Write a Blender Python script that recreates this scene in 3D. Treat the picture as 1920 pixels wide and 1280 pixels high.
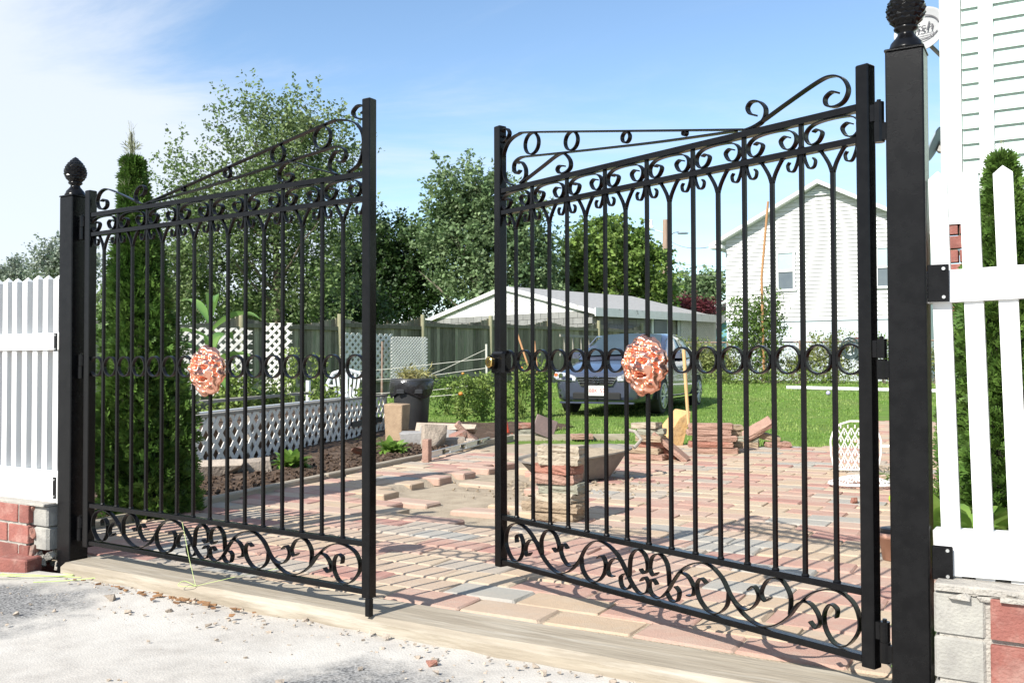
import bpy, bmesh, math, random
import numpy as np
from mathutils import Vector, Matrix

random.seed(7)
RNG = np.random.default_rng(7)
R = math.radians
scene = bpy.context.scene
for o in list(bpy.data.objects):
    bpy.data.objects.remove(o)
COL = scene.collection

# ------------------------------------------------------------------ camera
F_PX = 1750.0
CAM_Z = 0.92
PITCH = math.atan(39.0 / F_PX)
ROLL = R(-0.15)
cam_d = bpy.data.cameras.new('camera')
cam_d.sensor_width = 36.0
cam_d.lens = 36.0 * F_PX / 1920.0
cam_d.clip_start = 0.05
cam_d.clip_end = 2000.0
cam = bpy.data.objects.new('camera', cam_d)
COL.objects.link(cam)
CAM_M = Matrix.Translation((0, 0, CAM_Z)) @ Matrix.Rotation(R(90) + PITCH, 4, 'X') @ Matrix.Rotation(ROLL, 4, 'Z')
cam.matrix_world = CAM_M
scene.camera = cam

# ------------------------------------------------------------------ world, sun, exposure
SUN_EL = R(39.4)
SUN_AZ = (-0.65, -0.76)                      # where the sun stands: behind the camera, to the left
world = bpy.data.worlds.new('World')
scene.world = world
world.use_nodes = True
wn = world.node_tree.nodes
wl = world.node_tree.links
wn.clear()
w_out = wn.new('ShaderNodeOutputWorld')
w_bg = wn.new('ShaderNodeBackground')
w_bg.inputs['Strength'].default_value = 0.13
w_sky = wn.new('ShaderNodeTexSky')
w_sky.sky_type = 'NISHITA'
w_sky.sun_disc = False
w_sky.sun_elevation = SUN_EL
w_sky.sun_rotation = math.atan2(SUN_AZ[0], SUN_AZ[1])
w_sky.air_density = 1.0
w_sky.dust_density = 0.05
w_sky.ozone_density = 2.2
# thin high cloud: noise over the sky plane, thicker towards the left of the view
w_tc = wn.new('ShaderNodeTexCoord')
w_sep = wn.new('ShaderNodeSeparateXYZ')
wl.new(w_tc.outputs['Generated'], w_sep.inputs[0])


def wmath(op, a, b=None, clamp=False):
    n = wn.new('ShaderNodeMath')
    n.operation = op
    n.use_clamp = clamp
    for i, v in enumerate((a, b)):
        if v is None:
            continue
        if isinstance(v, (int, float)):
            n.inputs[i].default_value = v
        else:
            wl.new(v, n.inputs[i])
    return n.outputs[0]


w_den = wmath('ADD', wmath('MAXIMUM', w_sep.outputs['Z'], 0.0), 0.16)
w_u = wmath('DIVIDE', w_sep.outputs['X'], w_den)
w_v = wmath('DIVIDE', w_sep.outputs['Y'], w_den)
w_cmb = wn.new('ShaderNodeCombineXYZ')
wl.new(w_u, w_cmb.inputs[0])
wl.new(w_v, w_cmb.inputs[1])
w_map = wn.new('ShaderNodeMapping')
w_map.inputs['Location'].default_value = (3.1, 1.7, 0.0)
w_map.inputs['Rotation'].default_value = (0, 0, R(28))
w_map.inputs['Scale'].default_value = (0.55, 1.05, 1.0)
wl.new(w_cmb.outputs[0], w_map.inputs[0])
w_n1 = wn.new('ShaderNodeTexNoise')
w_n1.inputs['Scale'].default_value = 1.1
w_n1.inputs['Detail'].default_value = 9.0
w_n1.inputs['Roughness'].default_value = 0.64
w_n1.inputs['Distortion'].default_value = 0.55
wl.new(w_map.outputs[0], w_n1.inputs['Vector'])
# the bank of cloud on the left: u clearly negative
w_bank = wn.new('ShaderNodeMapRange')
w_bank.interpolation_type = 'SMOOTHSTEP'
w_bank.inputs['From Min'].default_value = -0.2
w_bank.inputs['From Max'].default_value = -1.15
w_bank.inputs['To Min'].default_value = 0.0
w_bank.inputs['To Max'].default_value = 0.36
wl.new(w_u, w_bank.inputs['Value'])
w_sum = wmath('ADD', w_n1.outputs['Fac'], w_bank.outputs[0])
w_cl = wn.new('ShaderNodeMapRange')
w_cl.interpolation_type = 'SMOOTHSTEP'
w_cl.inputs['From Min'].default_value = 0.42
w_cl.inputs['From Max'].default_value = 0.80
w_cl.inputs['To Max'].default_value = 0.85
wl.new(w_sum, w_cl.inputs['Value'])
w_mix = wn.new('ShaderNodeMix')
w_mix.data_type = 'RGBA'
w_mix.inputs[7].default_value = (4.7, 5.0, 5.45, 1)
wl.new(w_cl.outputs[0], w_mix.inputs[0])
w_tint = wn.new('ShaderNodeMix')
w_tint.data_type = 'RGBA'
w_tint.blend_type = 'MULTIPLY'
w_tint.inputs[0].default_value = 1.0
w_tint.inputs[7].default_value = (1.03, 1.07, 1.07, 1)
wl.new(w_sky.outputs[0], w_tint.inputs[6])
wl.new(w_tint.outputs[2], w_mix.inputs[6])
wl.new(w_mix.outputs[2], w_bg.inputs['Color'])
wl.new(w_bg.outputs[0], w_out.inputs[0])

sun_d = bpy.data.lights.new('sun', 'SUN')
sun_d.energy = 5.0
sun_d.angle = R(0.53)
sun_d.color = (1.0, 0.955, 0.88)
sun = bpy.data.objects.new('sun', sun_d)
COL.objects.link(sun)
_l = Vector((-SUN_AZ[0] * math.cos(SUN_EL), -SUN_AZ[1] * math.cos(SUN_EL), -math.sin(SUN_EL)))
sun.rotation_euler = _l.to_track_quat('-Z', 'Y').to_euler()
sun.location = (-6, -8, 9)

vs = scene.view_settings
vs.view_transform = 'Standard'
vs.look = 'None'
vs.exposure = 0.62
vs.gamma = 1.0
vs.use_curve_mapping = False
scene.cycles.use_denoising = True
scene.cycles.max_bounces = 6
scene.cycles.diffuse_bounces = 3
scene.cycles.glossy_bounces = 3
scene.cycles.transparent_max_bounces = 12


# ------------------------------------------------------------------ measuring helpers
def ray(px, py):
    d = CAM_M.to_3x3() @ Vector(((px - 960) / F_PX, -(py - 640) / F_PX, -1))
    return d


def at(px, py, Y):
    """the point that a pixel of the photograph shows when it is Y metres away"""
    d = ray(px, py)
    return Vector((0, 0, CAM_Z)) + d * (Y / d.y)


def on_ground(px, py, z=0.0):
    d = ray(px, py)
    return Vector((0, 0, CAM_Z)) + d * ((z - CAM_Z) / d.z)


# ------------------------------------------------------------------ materials
MATS = {}


def pm(name, c1, c2=None, scale=8.0, rough=0.6, bump=0.0, bscale=None, metal=0.0, spec=0.5, detail=5.0,
       lo=0.35, hi=0.65, coat=0.0, stretch=None, c3=None, s3=2.0, lo3=0.55, hi3=0.7, trans=0.0, island=0.0, objrand=0.0):
    """procedural surface: two colours mixed by noise, an optional third in patches, bump, shade varied per piece"""
    m = bpy.data.materials.new(name)
    m.use_nodes = True
    nt = m.node_tree
    N, L = nt.nodes, nt.links
    b = N['Principled BSDF']
    b.inputs['Roughness'].default_value = rough
    b.inputs['Metallic'].default_value = metal
    b.inputs['Specular IOR Level'].default_value = spec
    b.inputs['Coat Weight'].default_value = coat
    tc = N.new('ShaderNodeTexCoord')
    oi = N.new('ShaderNodeObjectInfo')
    mp = N.new('ShaderNodeMapping')
    L.new(tc.outputs['Object'], mp.inputs[0])
    sh = N.new('ShaderNodeVectorMath')
    sh.operation = 'SCALE'
    sh.inputs[0].default_value = (37.0, 19.0, 53.0)
    L.new(oi.outputs['Random'], sh.inputs['Scale'])
    L.new(sh.outputs[0], mp.inputs['Location'])
    if stretch:
        mp.inputs['Scale'].default_value = stretch
    n = N.new('ShaderNodeTexNoise')
    n.inputs['Scale'].default_value = scale
    n.inputs['Detail'].default_value = detail
    n.inputs['Roughness'].default_value = 0.6
    L.new(mp.outputs[0], n.inputs['Vector'])

    def ramp(sock, a, z):
        r = N.new('ShaderNodeMapRange')
        r.inputs['From Min'].default_value = a
        r.inputs['From Max'].default_value = z
        L.new(sock, r.inputs['Value'])
        return r.outputs[0]

    def mix(f, a, bb):
        x = N.new('ShaderNodeMix')
        x.data_type = 'RGBA'
        L.new(f, x.inputs[0])
        for i, v in ((6, a), (7, bb)):
            if isinstance(v, tuple):
                x.inputs[i].default_value = v + (1,)
            else:
                L.new(v, x.inputs[i])
        return x.outputs[2]
    c2 = c2 or c1
    col = mix(ramp(n.outputs['Fac'], lo, hi), c1, c2)
    if c3:
        n3 = N.new('ShaderNodeTexNoise')
        n3.inputs['Scale'].default_value = s3
        n3.inputs['Detail'].default_value = 6
        n3.inputs['Roughness'].default_value = 0.65
        L.new(mp.outputs[0], n3.inputs['Vector'])
        col = mix(ramp(n3.outputs['Fac'], lo3, hi3), col, c3)
    if island or objrand:
        hs = N.new('ShaderNodeHueSaturation')
        if island:
            g = N.new('ShaderNodeNewGeometry')
            src, amt = g.outputs['Random Per Island'], island
        else:
            src, amt = oi.outputs['Random'], objrand
        r = N.new('ShaderNodeMapRange')
        r.inputs['To Min'].default_value = 1 - amt
        r.inputs['To Max'].default_value = 1 + amt
        L.new(src, r.inputs['Value'])
        L.new(r.outputs[0], hs.inputs['Value'])
        L.new(col, hs.inputs['Color'])
        col = hs.outputs[0]
    L.new(col, b.inputs['Base Color'])
    if bump:
        nb = N.new('ShaderNodeTexNoise')
        nb.inputs['Scale'].default_value = bscale or scale * 4
        nb.inputs['Detail'].default_value = 2.5
        L.new(mp.outputs[0], nb.inputs['Vector'])
        bp = N.new('ShaderNodeBump')
        bp.inputs['Strength'].default_value = bump
        bp.inputs['Distance'].default_value = 0.01
        L.new(nb.outputs['Fac'], bp.inputs['Height'])
        L.new(bp.outputs[0], b.inputs['Normal'])
    if trans:
        out = N['Material Output']
        t = N.new('ShaderNodeBsdfTranslucent')
        L.new(col, t.inputs['Color'])
        ms = N.new('ShaderNodeMixShader')
        ms.inputs[0].default_value = trans
        L.new(b.outputs[0], ms.inputs[1])
        L.new(t.outputs[0], ms.inputs[2])
        L.new(ms.outputs[0], out.inputs['Surface'])
    MATS[name] = m
    return m


def paver_mat(name, island):
    """concrete pavers: buff, pink, red, tan and grey-green, one tint for each paver, mottled inside it"""
    m = pm(name, (0.5, 0.5, 0.5), (0.62, 0.6, 0.58), scale=60, rough=0.9, bump=0.45, bscale=190, spec=0.2)
    nt = m.node_tree
    N, L = nt.nodes, nt.links
    b = N['Principled BSDF']
    old = b.inputs['Base Color'].links[0].from_socket
    if island:
        src = N.new('ShaderNodeNewGeometry').outputs['Random Per Island']
    else:
        src = N.new('ShaderNodeObjectInfo').outputs['Random']
    cr = N.new('ShaderNodeValToRGB')
    cr.color_ramp.interpolation = 'CONSTANT'
    stops = [(0.0, (0.43, 0.31, 0.205)), (0.16, (0.40, 0.235, 0.175)), (0.30, (0.45, 0.34, 0.23)), (0.44, (0.37, 0.305, 0.235)),
             (0.54, (0.42, 0.265, 0.195)), (0.66, (0.37, 0.195, 0.15)), (0.74, (0.43, 0.315, 0.22)), (0.86, (0.33, 0.30, 0.25)),
             (0.93, (0.42, 0.285, 0.21))]
    els = cr.color_ramp.elements
    els[0].position, els[0].color = stops[0][0], stops[0][1] + (1,)
    els[1].position, els[1].color = stops[1][0], stops[1][1] + (1,)
    for p, c in stops[2:]:
        e = els.new(p)
        e.color = c + (1,)
    L.new(src, cr.inputs[0])
    n = N.new('ShaderNodeTexNoise')
    n.inputs['Scale'].default_value = 7.0
    n.inputs['Detail'].default_value = 8.0
    n.inputs['Roughness'].default_value = 0.7
    tc = N.new('ShaderNodeTexCoord')
    L.new(tc.outputs['Object'], n.inputs['Vector'])
    mx = N.new('ShaderNodeMix')
    mx.data_type = 'RGBA'
    mx.blend_type = 'MULTIPLY'
    mx.inputs[0].default_value = 0.85
    L.new(cr.outputs[0], mx.inputs[6])
    sc_ = N.new('ShaderNodeMix')
    sc_.data_type = 'RGBA'
    sc_.blend_type = 'ADD'
    sc_.inputs[0].default_value = 1.0
    sc_.inputs[7].default_value = (0.42, 0.42, 0.42, 1)
    L.new(old, sc_.inputs[6])
    L.new(sc_.outputs[2], mx.inputs[7])
    # dusty pale mottling
    mr = N.new('ShaderNodeMapRange')
    mr.inputs['From Min'].default_value = 0.48
    mr.inputs['From Max'].default_value = 0.75
    mr.inputs['To Max'].default_value = 0.6
    L.new(n.outputs['Fac'], mr.inputs['Value'])
    m2 = N.new('ShaderNodeMix')
    m2.data_type = 'RGBA'
    m2.inputs[7].default_value = (0.43, 0.35, 0.265, 1)
    L.new(mr.outputs[0], m2.inputs[0])
    L.new(mx.outputs[2], m2.inputs[6])
    br = N.new('ShaderNodeMix')
    br.data_type = 'RGBA'
    br.blend_type = 'MULTIPLY'
    br.inputs[0].default_value = 1.0
    br.inputs[7].default_value = (1.07, 1.13, 1.22, 1)
    L.new(m2.outputs[2], br.inputs[6])
    L.new(br.outputs[2], b.inputs['Base Color'])
    return m


def leaf_mat(name, c1, c2, trans=0.35, rough=0.5, var=0.35, scale=1.5, spec=0.3):
    return pm(name, c1, c2, scale=scale, rough=rough, spec=spec, trans=trans, island=var, detail=2.0)


M_IRON = pm('black_gloss_paint', (0.0035, 0.0035, 0.004), (0.006, 0.006, 0.0065), scale=30, rough=0.2, bump=0.05, bscale=160, spec=0.22)
M_POST = pm('black_post_paint', (0.0035, 0.0035, 0.004), (0.007, 0.007, 0.0075), scale=25, rough=0.26, bump=0.10, bscale=420, spec=0.2,
            c3=(0.10, 0.10, 0.10), s3=230, lo3=0.73, hi3=0.77)
M_COPPER = pm('polished_copper', (0.93, 0.50, 0.37), (0.88, 0.43, 0.30), scale=20, rough=0.27, metal=1.0)
M_BRASS = pm('brass', (0.80, 0.58, 0.22), (0.70, 0.48, 0.16), scale=30, rough=0.15, metal=1.0)
M_WHITE = pm('white_vinyl', (0.74, 0.74, 0.73), (0.69, 0.69, 0.68), scale=3, rough=0.35, spec=0.4, c3=(0.66, 0.64, 0.59), s3=9, lo3=0.66, hi3=0.8)
M_WHITE2 = pm('white_plastic', (0.78, 0.79, 0.80), (0.72, 0.73, 0.74), scale=6, rough=0.4)
M_LATTICE = pm('grey_white_lattice', (0.74, 0.715, 0.66), (0.63, 0.61, 0.56), scale=5, rough=0.6, c3=(0.38, 0.38, 0.35), s3=4, lo3=0.6, hi3=0.8)
M_BRICK = pm('red_brick', (0.27, 0.098, 0.076), (0.205, 0.075, 0.06), scale=14, rough=0.85, bump=0.5, bscale=120, objrand=0.25, c3=(0.34, 0.20, 0.165), s3=10, lo3=0.5, hi3=0.75)
M_BRICKB = pm('broken_brick', (0.34, 0.15, 0.11), (0.22, 0.17, 0.14), scale=22, rough=0.95, bump=1.0, bscale=60)
M_MORTAR = pm('mortar', (0.40, 0.375, 0.33), (0.30, 0.28, 0.25), scale=20, rough=0.95, bump=0.8, bscale=110)
M_BLOCK = pm('concrete_block', (0.34, 0.33, 0.295), (0.25, 0.24, 0.22), scale=16, rough=0.95, bump=0.4, bscale=130, c3=(0.40, 0.385, 0.35), s3=7, lo3=0.58, hi3=0.75)
M_GBLOCK = pm('grey_painted_block', (0.27, 0.27, 0.26), (0.22, 0.22, 0.21), scale=6, rough=0.9, bump=0.5, bscale=60, objrand=0.1)
M_SAND = pm('bedding_sand', (0.42, 0.35, 0.26), (0.33, 0.27, 0.2), scale=9, rough=1.0, bump=0.9, bscale=90, c3=(0.24, 0.19, 0.14), s3=2.2, lo3=0.55, hi3=0.7, spec=0.1)
M_SOIL = pm('dark_soil', (0.115, 0.08, 0.058), (0.065, 0.045, 0.033), scale=14, rough=1.0, bump=1.0, bscale=60, spec=0.1, c3=(0.17, 0.125, 0.095), s3=5)
M_MULCH = pm('red_mulch', (0.28, 0.085, 0.045), (0.15, 0.045, 0.027), scale=40, rough=1.0, bump=1.0, bscale=90, spec=0.1)
M_LAWN = pm('lawn_ground', (0.155, 0.25, 0.05), (0.105, 0.185, 0.035), scale=3.5, rough=0.95, bump=0.8, bscale=160, spec=0.1, c3=(0.15, 0.19, 0.06), s3=0.9, lo3=0.5, hi3=0.75)
M_GRASS = leaf_mat('grass_blades', (0.17, 0.31, 0.05), (0.32, 0.40, 0.12), trans=0.4, var=0.3)
M_TIMBER = pm('weathered_timber', (0.37, 0.32, 0.25), (0.28, 0.24, 0.185), scale=7, rough=0.9, bump=0.4, bscale=22, stretch=(0.35, 3.2, 3.2), spec=0.15, c3=(0.45, 0.41, 0.34), s3=5, lo3=0.5, hi3=0.7)
M_OLDWOOD = pm('grey_green_fence_wood', (0.28, 0.25, 0.19), (0.18, 0.165, 0.12), scale=10, rough=0.95, bump=0.5, bscale=30, stretch=(4, 4, 0.5), objrand=0.45, spec=0.15, c3=(0.15, 0.18, 0.10), s3=3)
M_POSTWOOD = pm('pale_treated_post', (0.33, 0.31, 0.2), (0.24, 0.23, 0.14), scale=10, rough=0.9, bump=0.4, bscale=40, stretch=(4, 4, .6))
M_GREYWOOD = pm('grey_board', (0.36, 0.33, 0.28), (0.26, 0.235, 0.2), scale=10, rough=0.95, bump=0.4, bscale=40, stretch=(.6, 5, 5))
M_STONE = pm('rubble_stone', (0.42, 0.35, 0.28), (0.30, 0.25, 0.2), scale=9, rough=0.95, bump=0.9, bscale=50, objrand=0.2)
M_GOLD = pm('ochre_stone', (0.58, 0.36, 0.14), (0.44, 0.29, 0.15), scale=8, rough=0.9, bump=1.0, bscale=30)
M_GREYST = pm('grey_stone', (0.33, 0.32, 0.31), (0.24, 0.23, 0.22), scale=10, rough=0.9, bump=0.6, bscale=60)
M_TAN = pm('tan_stone', (0.40, 0.29, 0.19), (0.31, 0.22, 0.145), scale=12, rough=0.92, bump=0.6, bscale=70, spec=0.2)
M_SLATE = pm('plum_slab', (0.20, 0.14, 0.13), (0.15, 0.11, 0.105), scale=12, rough=0.6, bump=0.3)
M_ALU = pm('aluminium', (0.62, 0.63, 0.62), (0.55, 0.55, 0.53), scale=30, rough=0.35, metal=0.8)
M_BLACKPL = pm('black_plastic', (0.025, 0.026, 0.028), (0.035, 0.036, 0.037), scale=9, rough=0.42, bump=0.15, bscale=40)
M_BAG = pm('black_bag_film', (0.018, 0.018, 0.02), (0.03, 0.03, 0.032), scale=12, rough=0.22, bump=0.9, bscale=22)
M_ORANGE = pm('orange_plastic', (0.75, 0.09, 0.03), (0.68, 0.075, 0.025), scale=10, rough=0.5)
M_HANDLE = pm('pale_wood_handle', (0.62, 0.42, 0.2), (0.54, 0.35, 0.16), scale=8, rough=0.55, stretch=(6, 6, .7))
M_BAMBOO = pm('brown_pole', (0.42, 0.22, 0.09), (0.34, 0.17, 0.07), scale=6, rough=0.6, stretch=(6, 6, .7))
M_BARK = pm('bark', (0.17, 0.135, 0.105), (0.10, 0.08, 0.06), scale=12, rough=1.0, bump=1.0, bscale=30, stretch=(3, 3, .6))
M_PALEBARK = pm('pale_bark', (0.27, 0.23, 0.18), (0.17, 0.14, 0.11), scale=12, rough=1.0, bump=0.8, bscale=30, stretch=(3, 3, .6))
M_STRING = pm('string', (0.55, 0.54, 0.48), rough=0.8)
M_LIME = pm('lime_string', (0.50, 0.60, 0.22), (0.42, 0.52, 0.2), rough=0.6)
M_WIRE = pm('galvanised_wire', (0.30, 0.30, 0.29), (0.22, 0.2, 0.18), scale=15, rough=0.5, metal=0.6)
M_RUST = pm('rusty_pipe', (0.22, 0.13, 0.09), (0.30, 0.24, 0.2), scale=14, rough=0.8)
M_HOSE = pm('grey_green_hose', (0.06, 0.085, 0.085), (0.05, 0.07, 0.07), rough=0.45)
M_SIDE_G = pm('pale_mint_siding', (0.53, 0.66, 0.60), (0.505, 0.635, 0.575), scale=2, rough=0.55, spec=0.3)
M_TRIM = pm('white_trim', (0.70, 0.72, 0.71), (0.67, 0.69, 0.68), scale=3, rough=0.45)
M_SIDE_W = pm('white_siding', (0.66, 0.66, 0.655), (0.63, 0.63, 0.625), scale=1, rough=0.6, spec=0.3)
M_FOUND = pm('grey_blue_foundation', (0.55, 0.60, 0.64), (0.50, 0.55, 0.59), scale=2, rough=0.85)
M_PEEL = pm('peeling_white_paint', (0.72, 0.72, 0.70), (0.66, 0.66, 0.64), scale=6, rough=0.8, c3=(0.34, 0.33, 0.31), s3=3.2, lo3=0.64, hi3=0.68)
M_ROOF = pm('grey_shingle', (0.36, 0.355, 0.345), (0.28, 0.275, 0.265), scale=10, rough=0.95, bump=0.5)
M_GLASS = pm('dark_window_glass', (0.10, 0.125, 0.145), (0.14, 0.165, 0.18), scale=1.5, rough=0.06, spec=0.8)
M_SHADE = pm('pale_window_blind', (0.36, 0.47, 0.50), (0.40, 0.50, 0.53), scale=2, rough=0.3)
M_TEAL = pm('teal_wall', (0.16, 0.38, 0.42), (0.13, 0.33, 0.37), scale=2, rough=0.8)
M_DISH = pm('dish_grey', (0.36, 0.37, 0.38), (0.33, 0.34, 0.35), scale=4, rough=0.45)
M_DISHD = pm('dish_back_grey', (0.26, 0.32, 0.37), (0.23, 0.28, 0.33), scale=4, rough=0.5)
M_INK = pm('dark_ink', (0.05, 0.05, 0.06), rough=0.6)
M_REDINK = pm('red_ink', (0.50, 0.05, 0.05), rough=0.6)
M_PLATE = pm('plate_white', (0.78, 0.78, 0.76), rough=0.4)
M_CAR = pm('graphite_blue_paint', (0.075, 0.088, 0.13), (0.085, 0.098, 0.142), scale=2, rough=0.2, metal=0.4, spec=0.6, coat=1.0)
M_CARGL = pm('car_glass', (0.03, 0.05, 0.06), (0.045, 0.07, 0.085), scale=1, rough=0.04, spec=0.9)
M_CHROME = pm('chrome', (0.75, 0.76, 0.78), rough=0.12, metal=1.0)
M_TYRE = pm('tyre', (0.02, 0.02, 0.02), rough=0.8)
M_RIM = pm('alloy', (0.55, 0.56, 0.57), rough=0.3, metal=0.7)
M_LAMP = pm('headlamp_lens', (0.55, 0.57, 0.60), (0.30, 0.31, 0.33), scale=18, rough=0.08, spec=0.8)
M_AMBER = pm('amber_lens', (0.7, 0.16, 0.05), rough=0.2)
M_DARK = pm('dark_recess', (0.012, 0.012, 0.013), rough=0.8)
M_PAVER = paver_mat('paver_blend', False)
M_PAVERJ = paver_mat('paver_blend_far', True)
M_ARBOR = leaf_mat('arborvitae_leaf', (0.055, 0.12, 0.02), (0.105, 0.185, 0.036), trans=0.2, var=0.4, scale=5)
M_ARBORT = leaf_mat('arborvitae_tip', (0.26, 0.29, 0.16), (0.36, 0.37, 0.24), trans=0.25, var=0.3)
M_ELM = leaf_mat('elm_leaf', (0.135, 0.205, 0.07), (0.205, 0.265, 0.115), trans=0.35, var=0.45, scale=0.8)
M_MAPLE = leaf_mat('maple_leaf', (0.13, 0.205, 0.085), (0.20, 0.275, 0.13), trans=0.3, var=0.4, scale=0.8)
M_DARKLF = leaf_mat('dark_leaf', (0.030, 0.062, 0.018), (0.052, 0.092, 0.026), trans=0.2, var=0.5, scale=0.8)
M_ROUNDLF = leaf_mat('round_tree_leaf', (0.125, 0.21, 0.042), (0.19, 0.275, 0.065), trans=0.3, var=0.45, scale=0.8)
M_SILVER = leaf_mat('silver_leaf', (0.22, 0.27, 0.21), (0.3, 0.34, 0.27), trans=0.3, var=0.3)
M_REDLF = leaf_mat('red_leaf', (0.14, 0.035, 0.04), (0.09, 0.02, 0.028), trans=0.3, var=0.4)
M_SHRUB = leaf_mat('shrub_leaf', (0.10, 0.175, 0.04), (0.16, 0.24, 0.06), trans=0.35, var=0.45)
M_VINE = leaf_mat('vine_leaf', (0.18, 0.235, 0.065), (0.27, 0.29, 0.11), trans=0.35, var=0.4)
M_HOSTA = leaf_mat('broad_leaf', (0.16, 0.30, 0.05), (0.24, 0.36, 0.08), trans=0.4, var=0.3, rough=0.35, scale=6)
M_CORN = leaf_mat('corn_leaf', (0.14, 0.29, 0.07), (0.22, 0.36, 0.1), trans=0.4, var=0.2, rough=0.4)
M_TOMATO = leaf_mat('tomato_leaf', (0.17, 0.26, 0.055), (0.27, 0.34, 0.10), trans=0.35, var=0.45)
M_WEED = leaf_mat('dry_weed', (0.26, 0.29, 0.09), (0.34, 0.31, 0.13), trans=0.35, var=0.3)
M_TOMFRUIT = pm('tomato_fruit', (0.62, 0.14, 0.03), (0.6, 0.3, 0.05), scale=6, rough=0.3)


def driveway_mat():
    m = pm('pale_concrete', (0.49, 0.46, 0.415), (0.39, 0.365, 0.33), scale=11, rough=0.95, bump=0.3, bscale=140, spec=0.15,  # the concrete's own whitish tones, mottled by noise
           c3=(0.54, 0.515, 0.47), s3=1.6, lo3=0.42, hi3=0.66, detail=9)
    nt = m.node_tree
    N, L = nt.nodes, nt.links
    b = N['Principled BSDF']
    old = b.inputs['Base Color'].links[0].from_socket
    tc = N.new('ShaderNodeTexCoord')
    nz = N.new('ShaderNodeTexNoise')
    nz.inputs['Scale'].default_value = 3.2
    nz.inputs['Detail'].default_value = 9
    nz.inputs['Roughness'].default_value = 0.72
    L.new(tc.outputs['Object'], nz.inputs['Vector'])
    fac = None
    # worn patches of asphalt in the concrete apron
    for (cx, cy, rad) in ((-2.2, 3.72, 0.6), (-0.5, 2.66, 0.46), (1.2, 1.75, 0.3), (-2.6, 2.6, 0.3)):
        d = N.new('ShaderNodeVectorMath')
        d.operation = 'DISTANCE'
        d.inputs[1].default_value = (cx, cy, -0.05)
        L.new(tc.outputs['Object'], d.inputs[0])
        a = N.new('ShaderNodeMath')
        a.operation = 'MULTIPLY_ADD'
        a.inputs[1].default_value = 1.7
        L.new(nz.outputs['Fac'], a.inputs[0])
        dv = N.new('ShaderNodeMath')
        dv.operation = 'DIVIDE'
        dv.inputs[1].default_value = -rad
        L.new(d.outputs['Value'], dv.inputs[0])
        L.new(dv.outputs[0], a.inputs[2])
        mr = N.new('ShaderNodeMapRange')
        mr.inputs['From Min'].default_value = -0.05
        mr.inputs['From Max'].default_value = 0.35
        L.new(a.outputs[0], mr.inputs['Value'])
        if fac is None:
            fac = mr.outputs[0]
        else:
            mxm = N.new('ShaderNodeMath')
            mxm.operation = 'MAXIMUM'
            L.new(fac, mxm.inputs[0])
            L.new(mr.outputs[0], mxm.inputs[1])
            fac = mxm.outputs[0]
    n2 = N.new('ShaderNodeTexNoise')
    n2.inputs['Scale'].default_value = 110
    n2.inputs['Detail'].default_value = 3
    L.new(tc.outputs['Object'], n2.inputs['Vector'])
    cr = N.new('ShaderNodeValToRGB')
    cr.color_ramp.elements[0].position = 0.38
    cr.color_ramp.elements[0].color = (0.10, 0.10, 0.10, 1)
    cr.color_ramp.elements[1].position = 0.62
    cr.color_ramp.elements[1].color = (0.31, 0.305, 0.295, 1)
    L.new(n2.outputs['Fac'], cr.inputs[0])
    mx = N.new('ShaderNodeMix')
    mx.data_type = 'RGBA'
    L.new(fac, mx.inputs[0])
    L.new(old, mx.inputs[6])
    L.new(cr.outputs[0], mx.inputs[7])
    L.new(mx.outputs[2], b.inputs['Base Color'])
    return m


M_DRIVE = driveway_mat()


# ------------------------------------------------------------------ mesh helpers
def tag(o, label=None, cat=None, group=None, kind=None):
    if label:
        o['label'] = label
    if cat:
        o['category'] = cat
    if group:
        o['group'] = group
    if kind:
        o['kind'] = kind
    return o


def thing(name, label, cat, loc=(0, 0, 0), rz=0.0, group=None):
    o = bpy.data.objects.new(name, None)
    o.empty_display_size = 0.1
    COL.objects.link(o)
    o.location = loc
    o.rotation_euler = (0, 0, rz)
    return tag(o, label, cat, group)


def link(name, me, mat, parent=None, smooth=False):
    if mat is not None and not me.materials:
        me.materials.append(mat)
    if smooth:
        me.polygons.foreach_set('use_smooth', [True] * len(me.polygons))
    o = bpy.data.objects.new(name, me)
    COL.objects.link(o)
    if parent is not None:
        o.parent = parent
    return o


def np_mesh(name, V, Q):
    """mesh from numpy arrays: V (n,3), Q (m,4) or (m,3)"""
    me = bpy.data.meshes.new(name)
    V = np.asarray(V, dtype=np.float32)
    Q = np.asarray(Q, dtype=np.int32)
    k = Q.shape[1]
    me.vertices.add(len(V))
    me.vertices.foreach_set('co', V.ravel())
    me.loops.add(Q.size)
    me.loops.foreach_set('vertex_index', Q.ravel())
    me.polygons.add(len(Q))
    me.polygons.foreach_set('loop_start', np.arange(0, Q.size, k, dtype=np.int32))
    me.polygons.foreach_set('loop_total', np.full(len(Q), k, dtype=np.int32))
    me.update(calc_edges=True)
    return me


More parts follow.
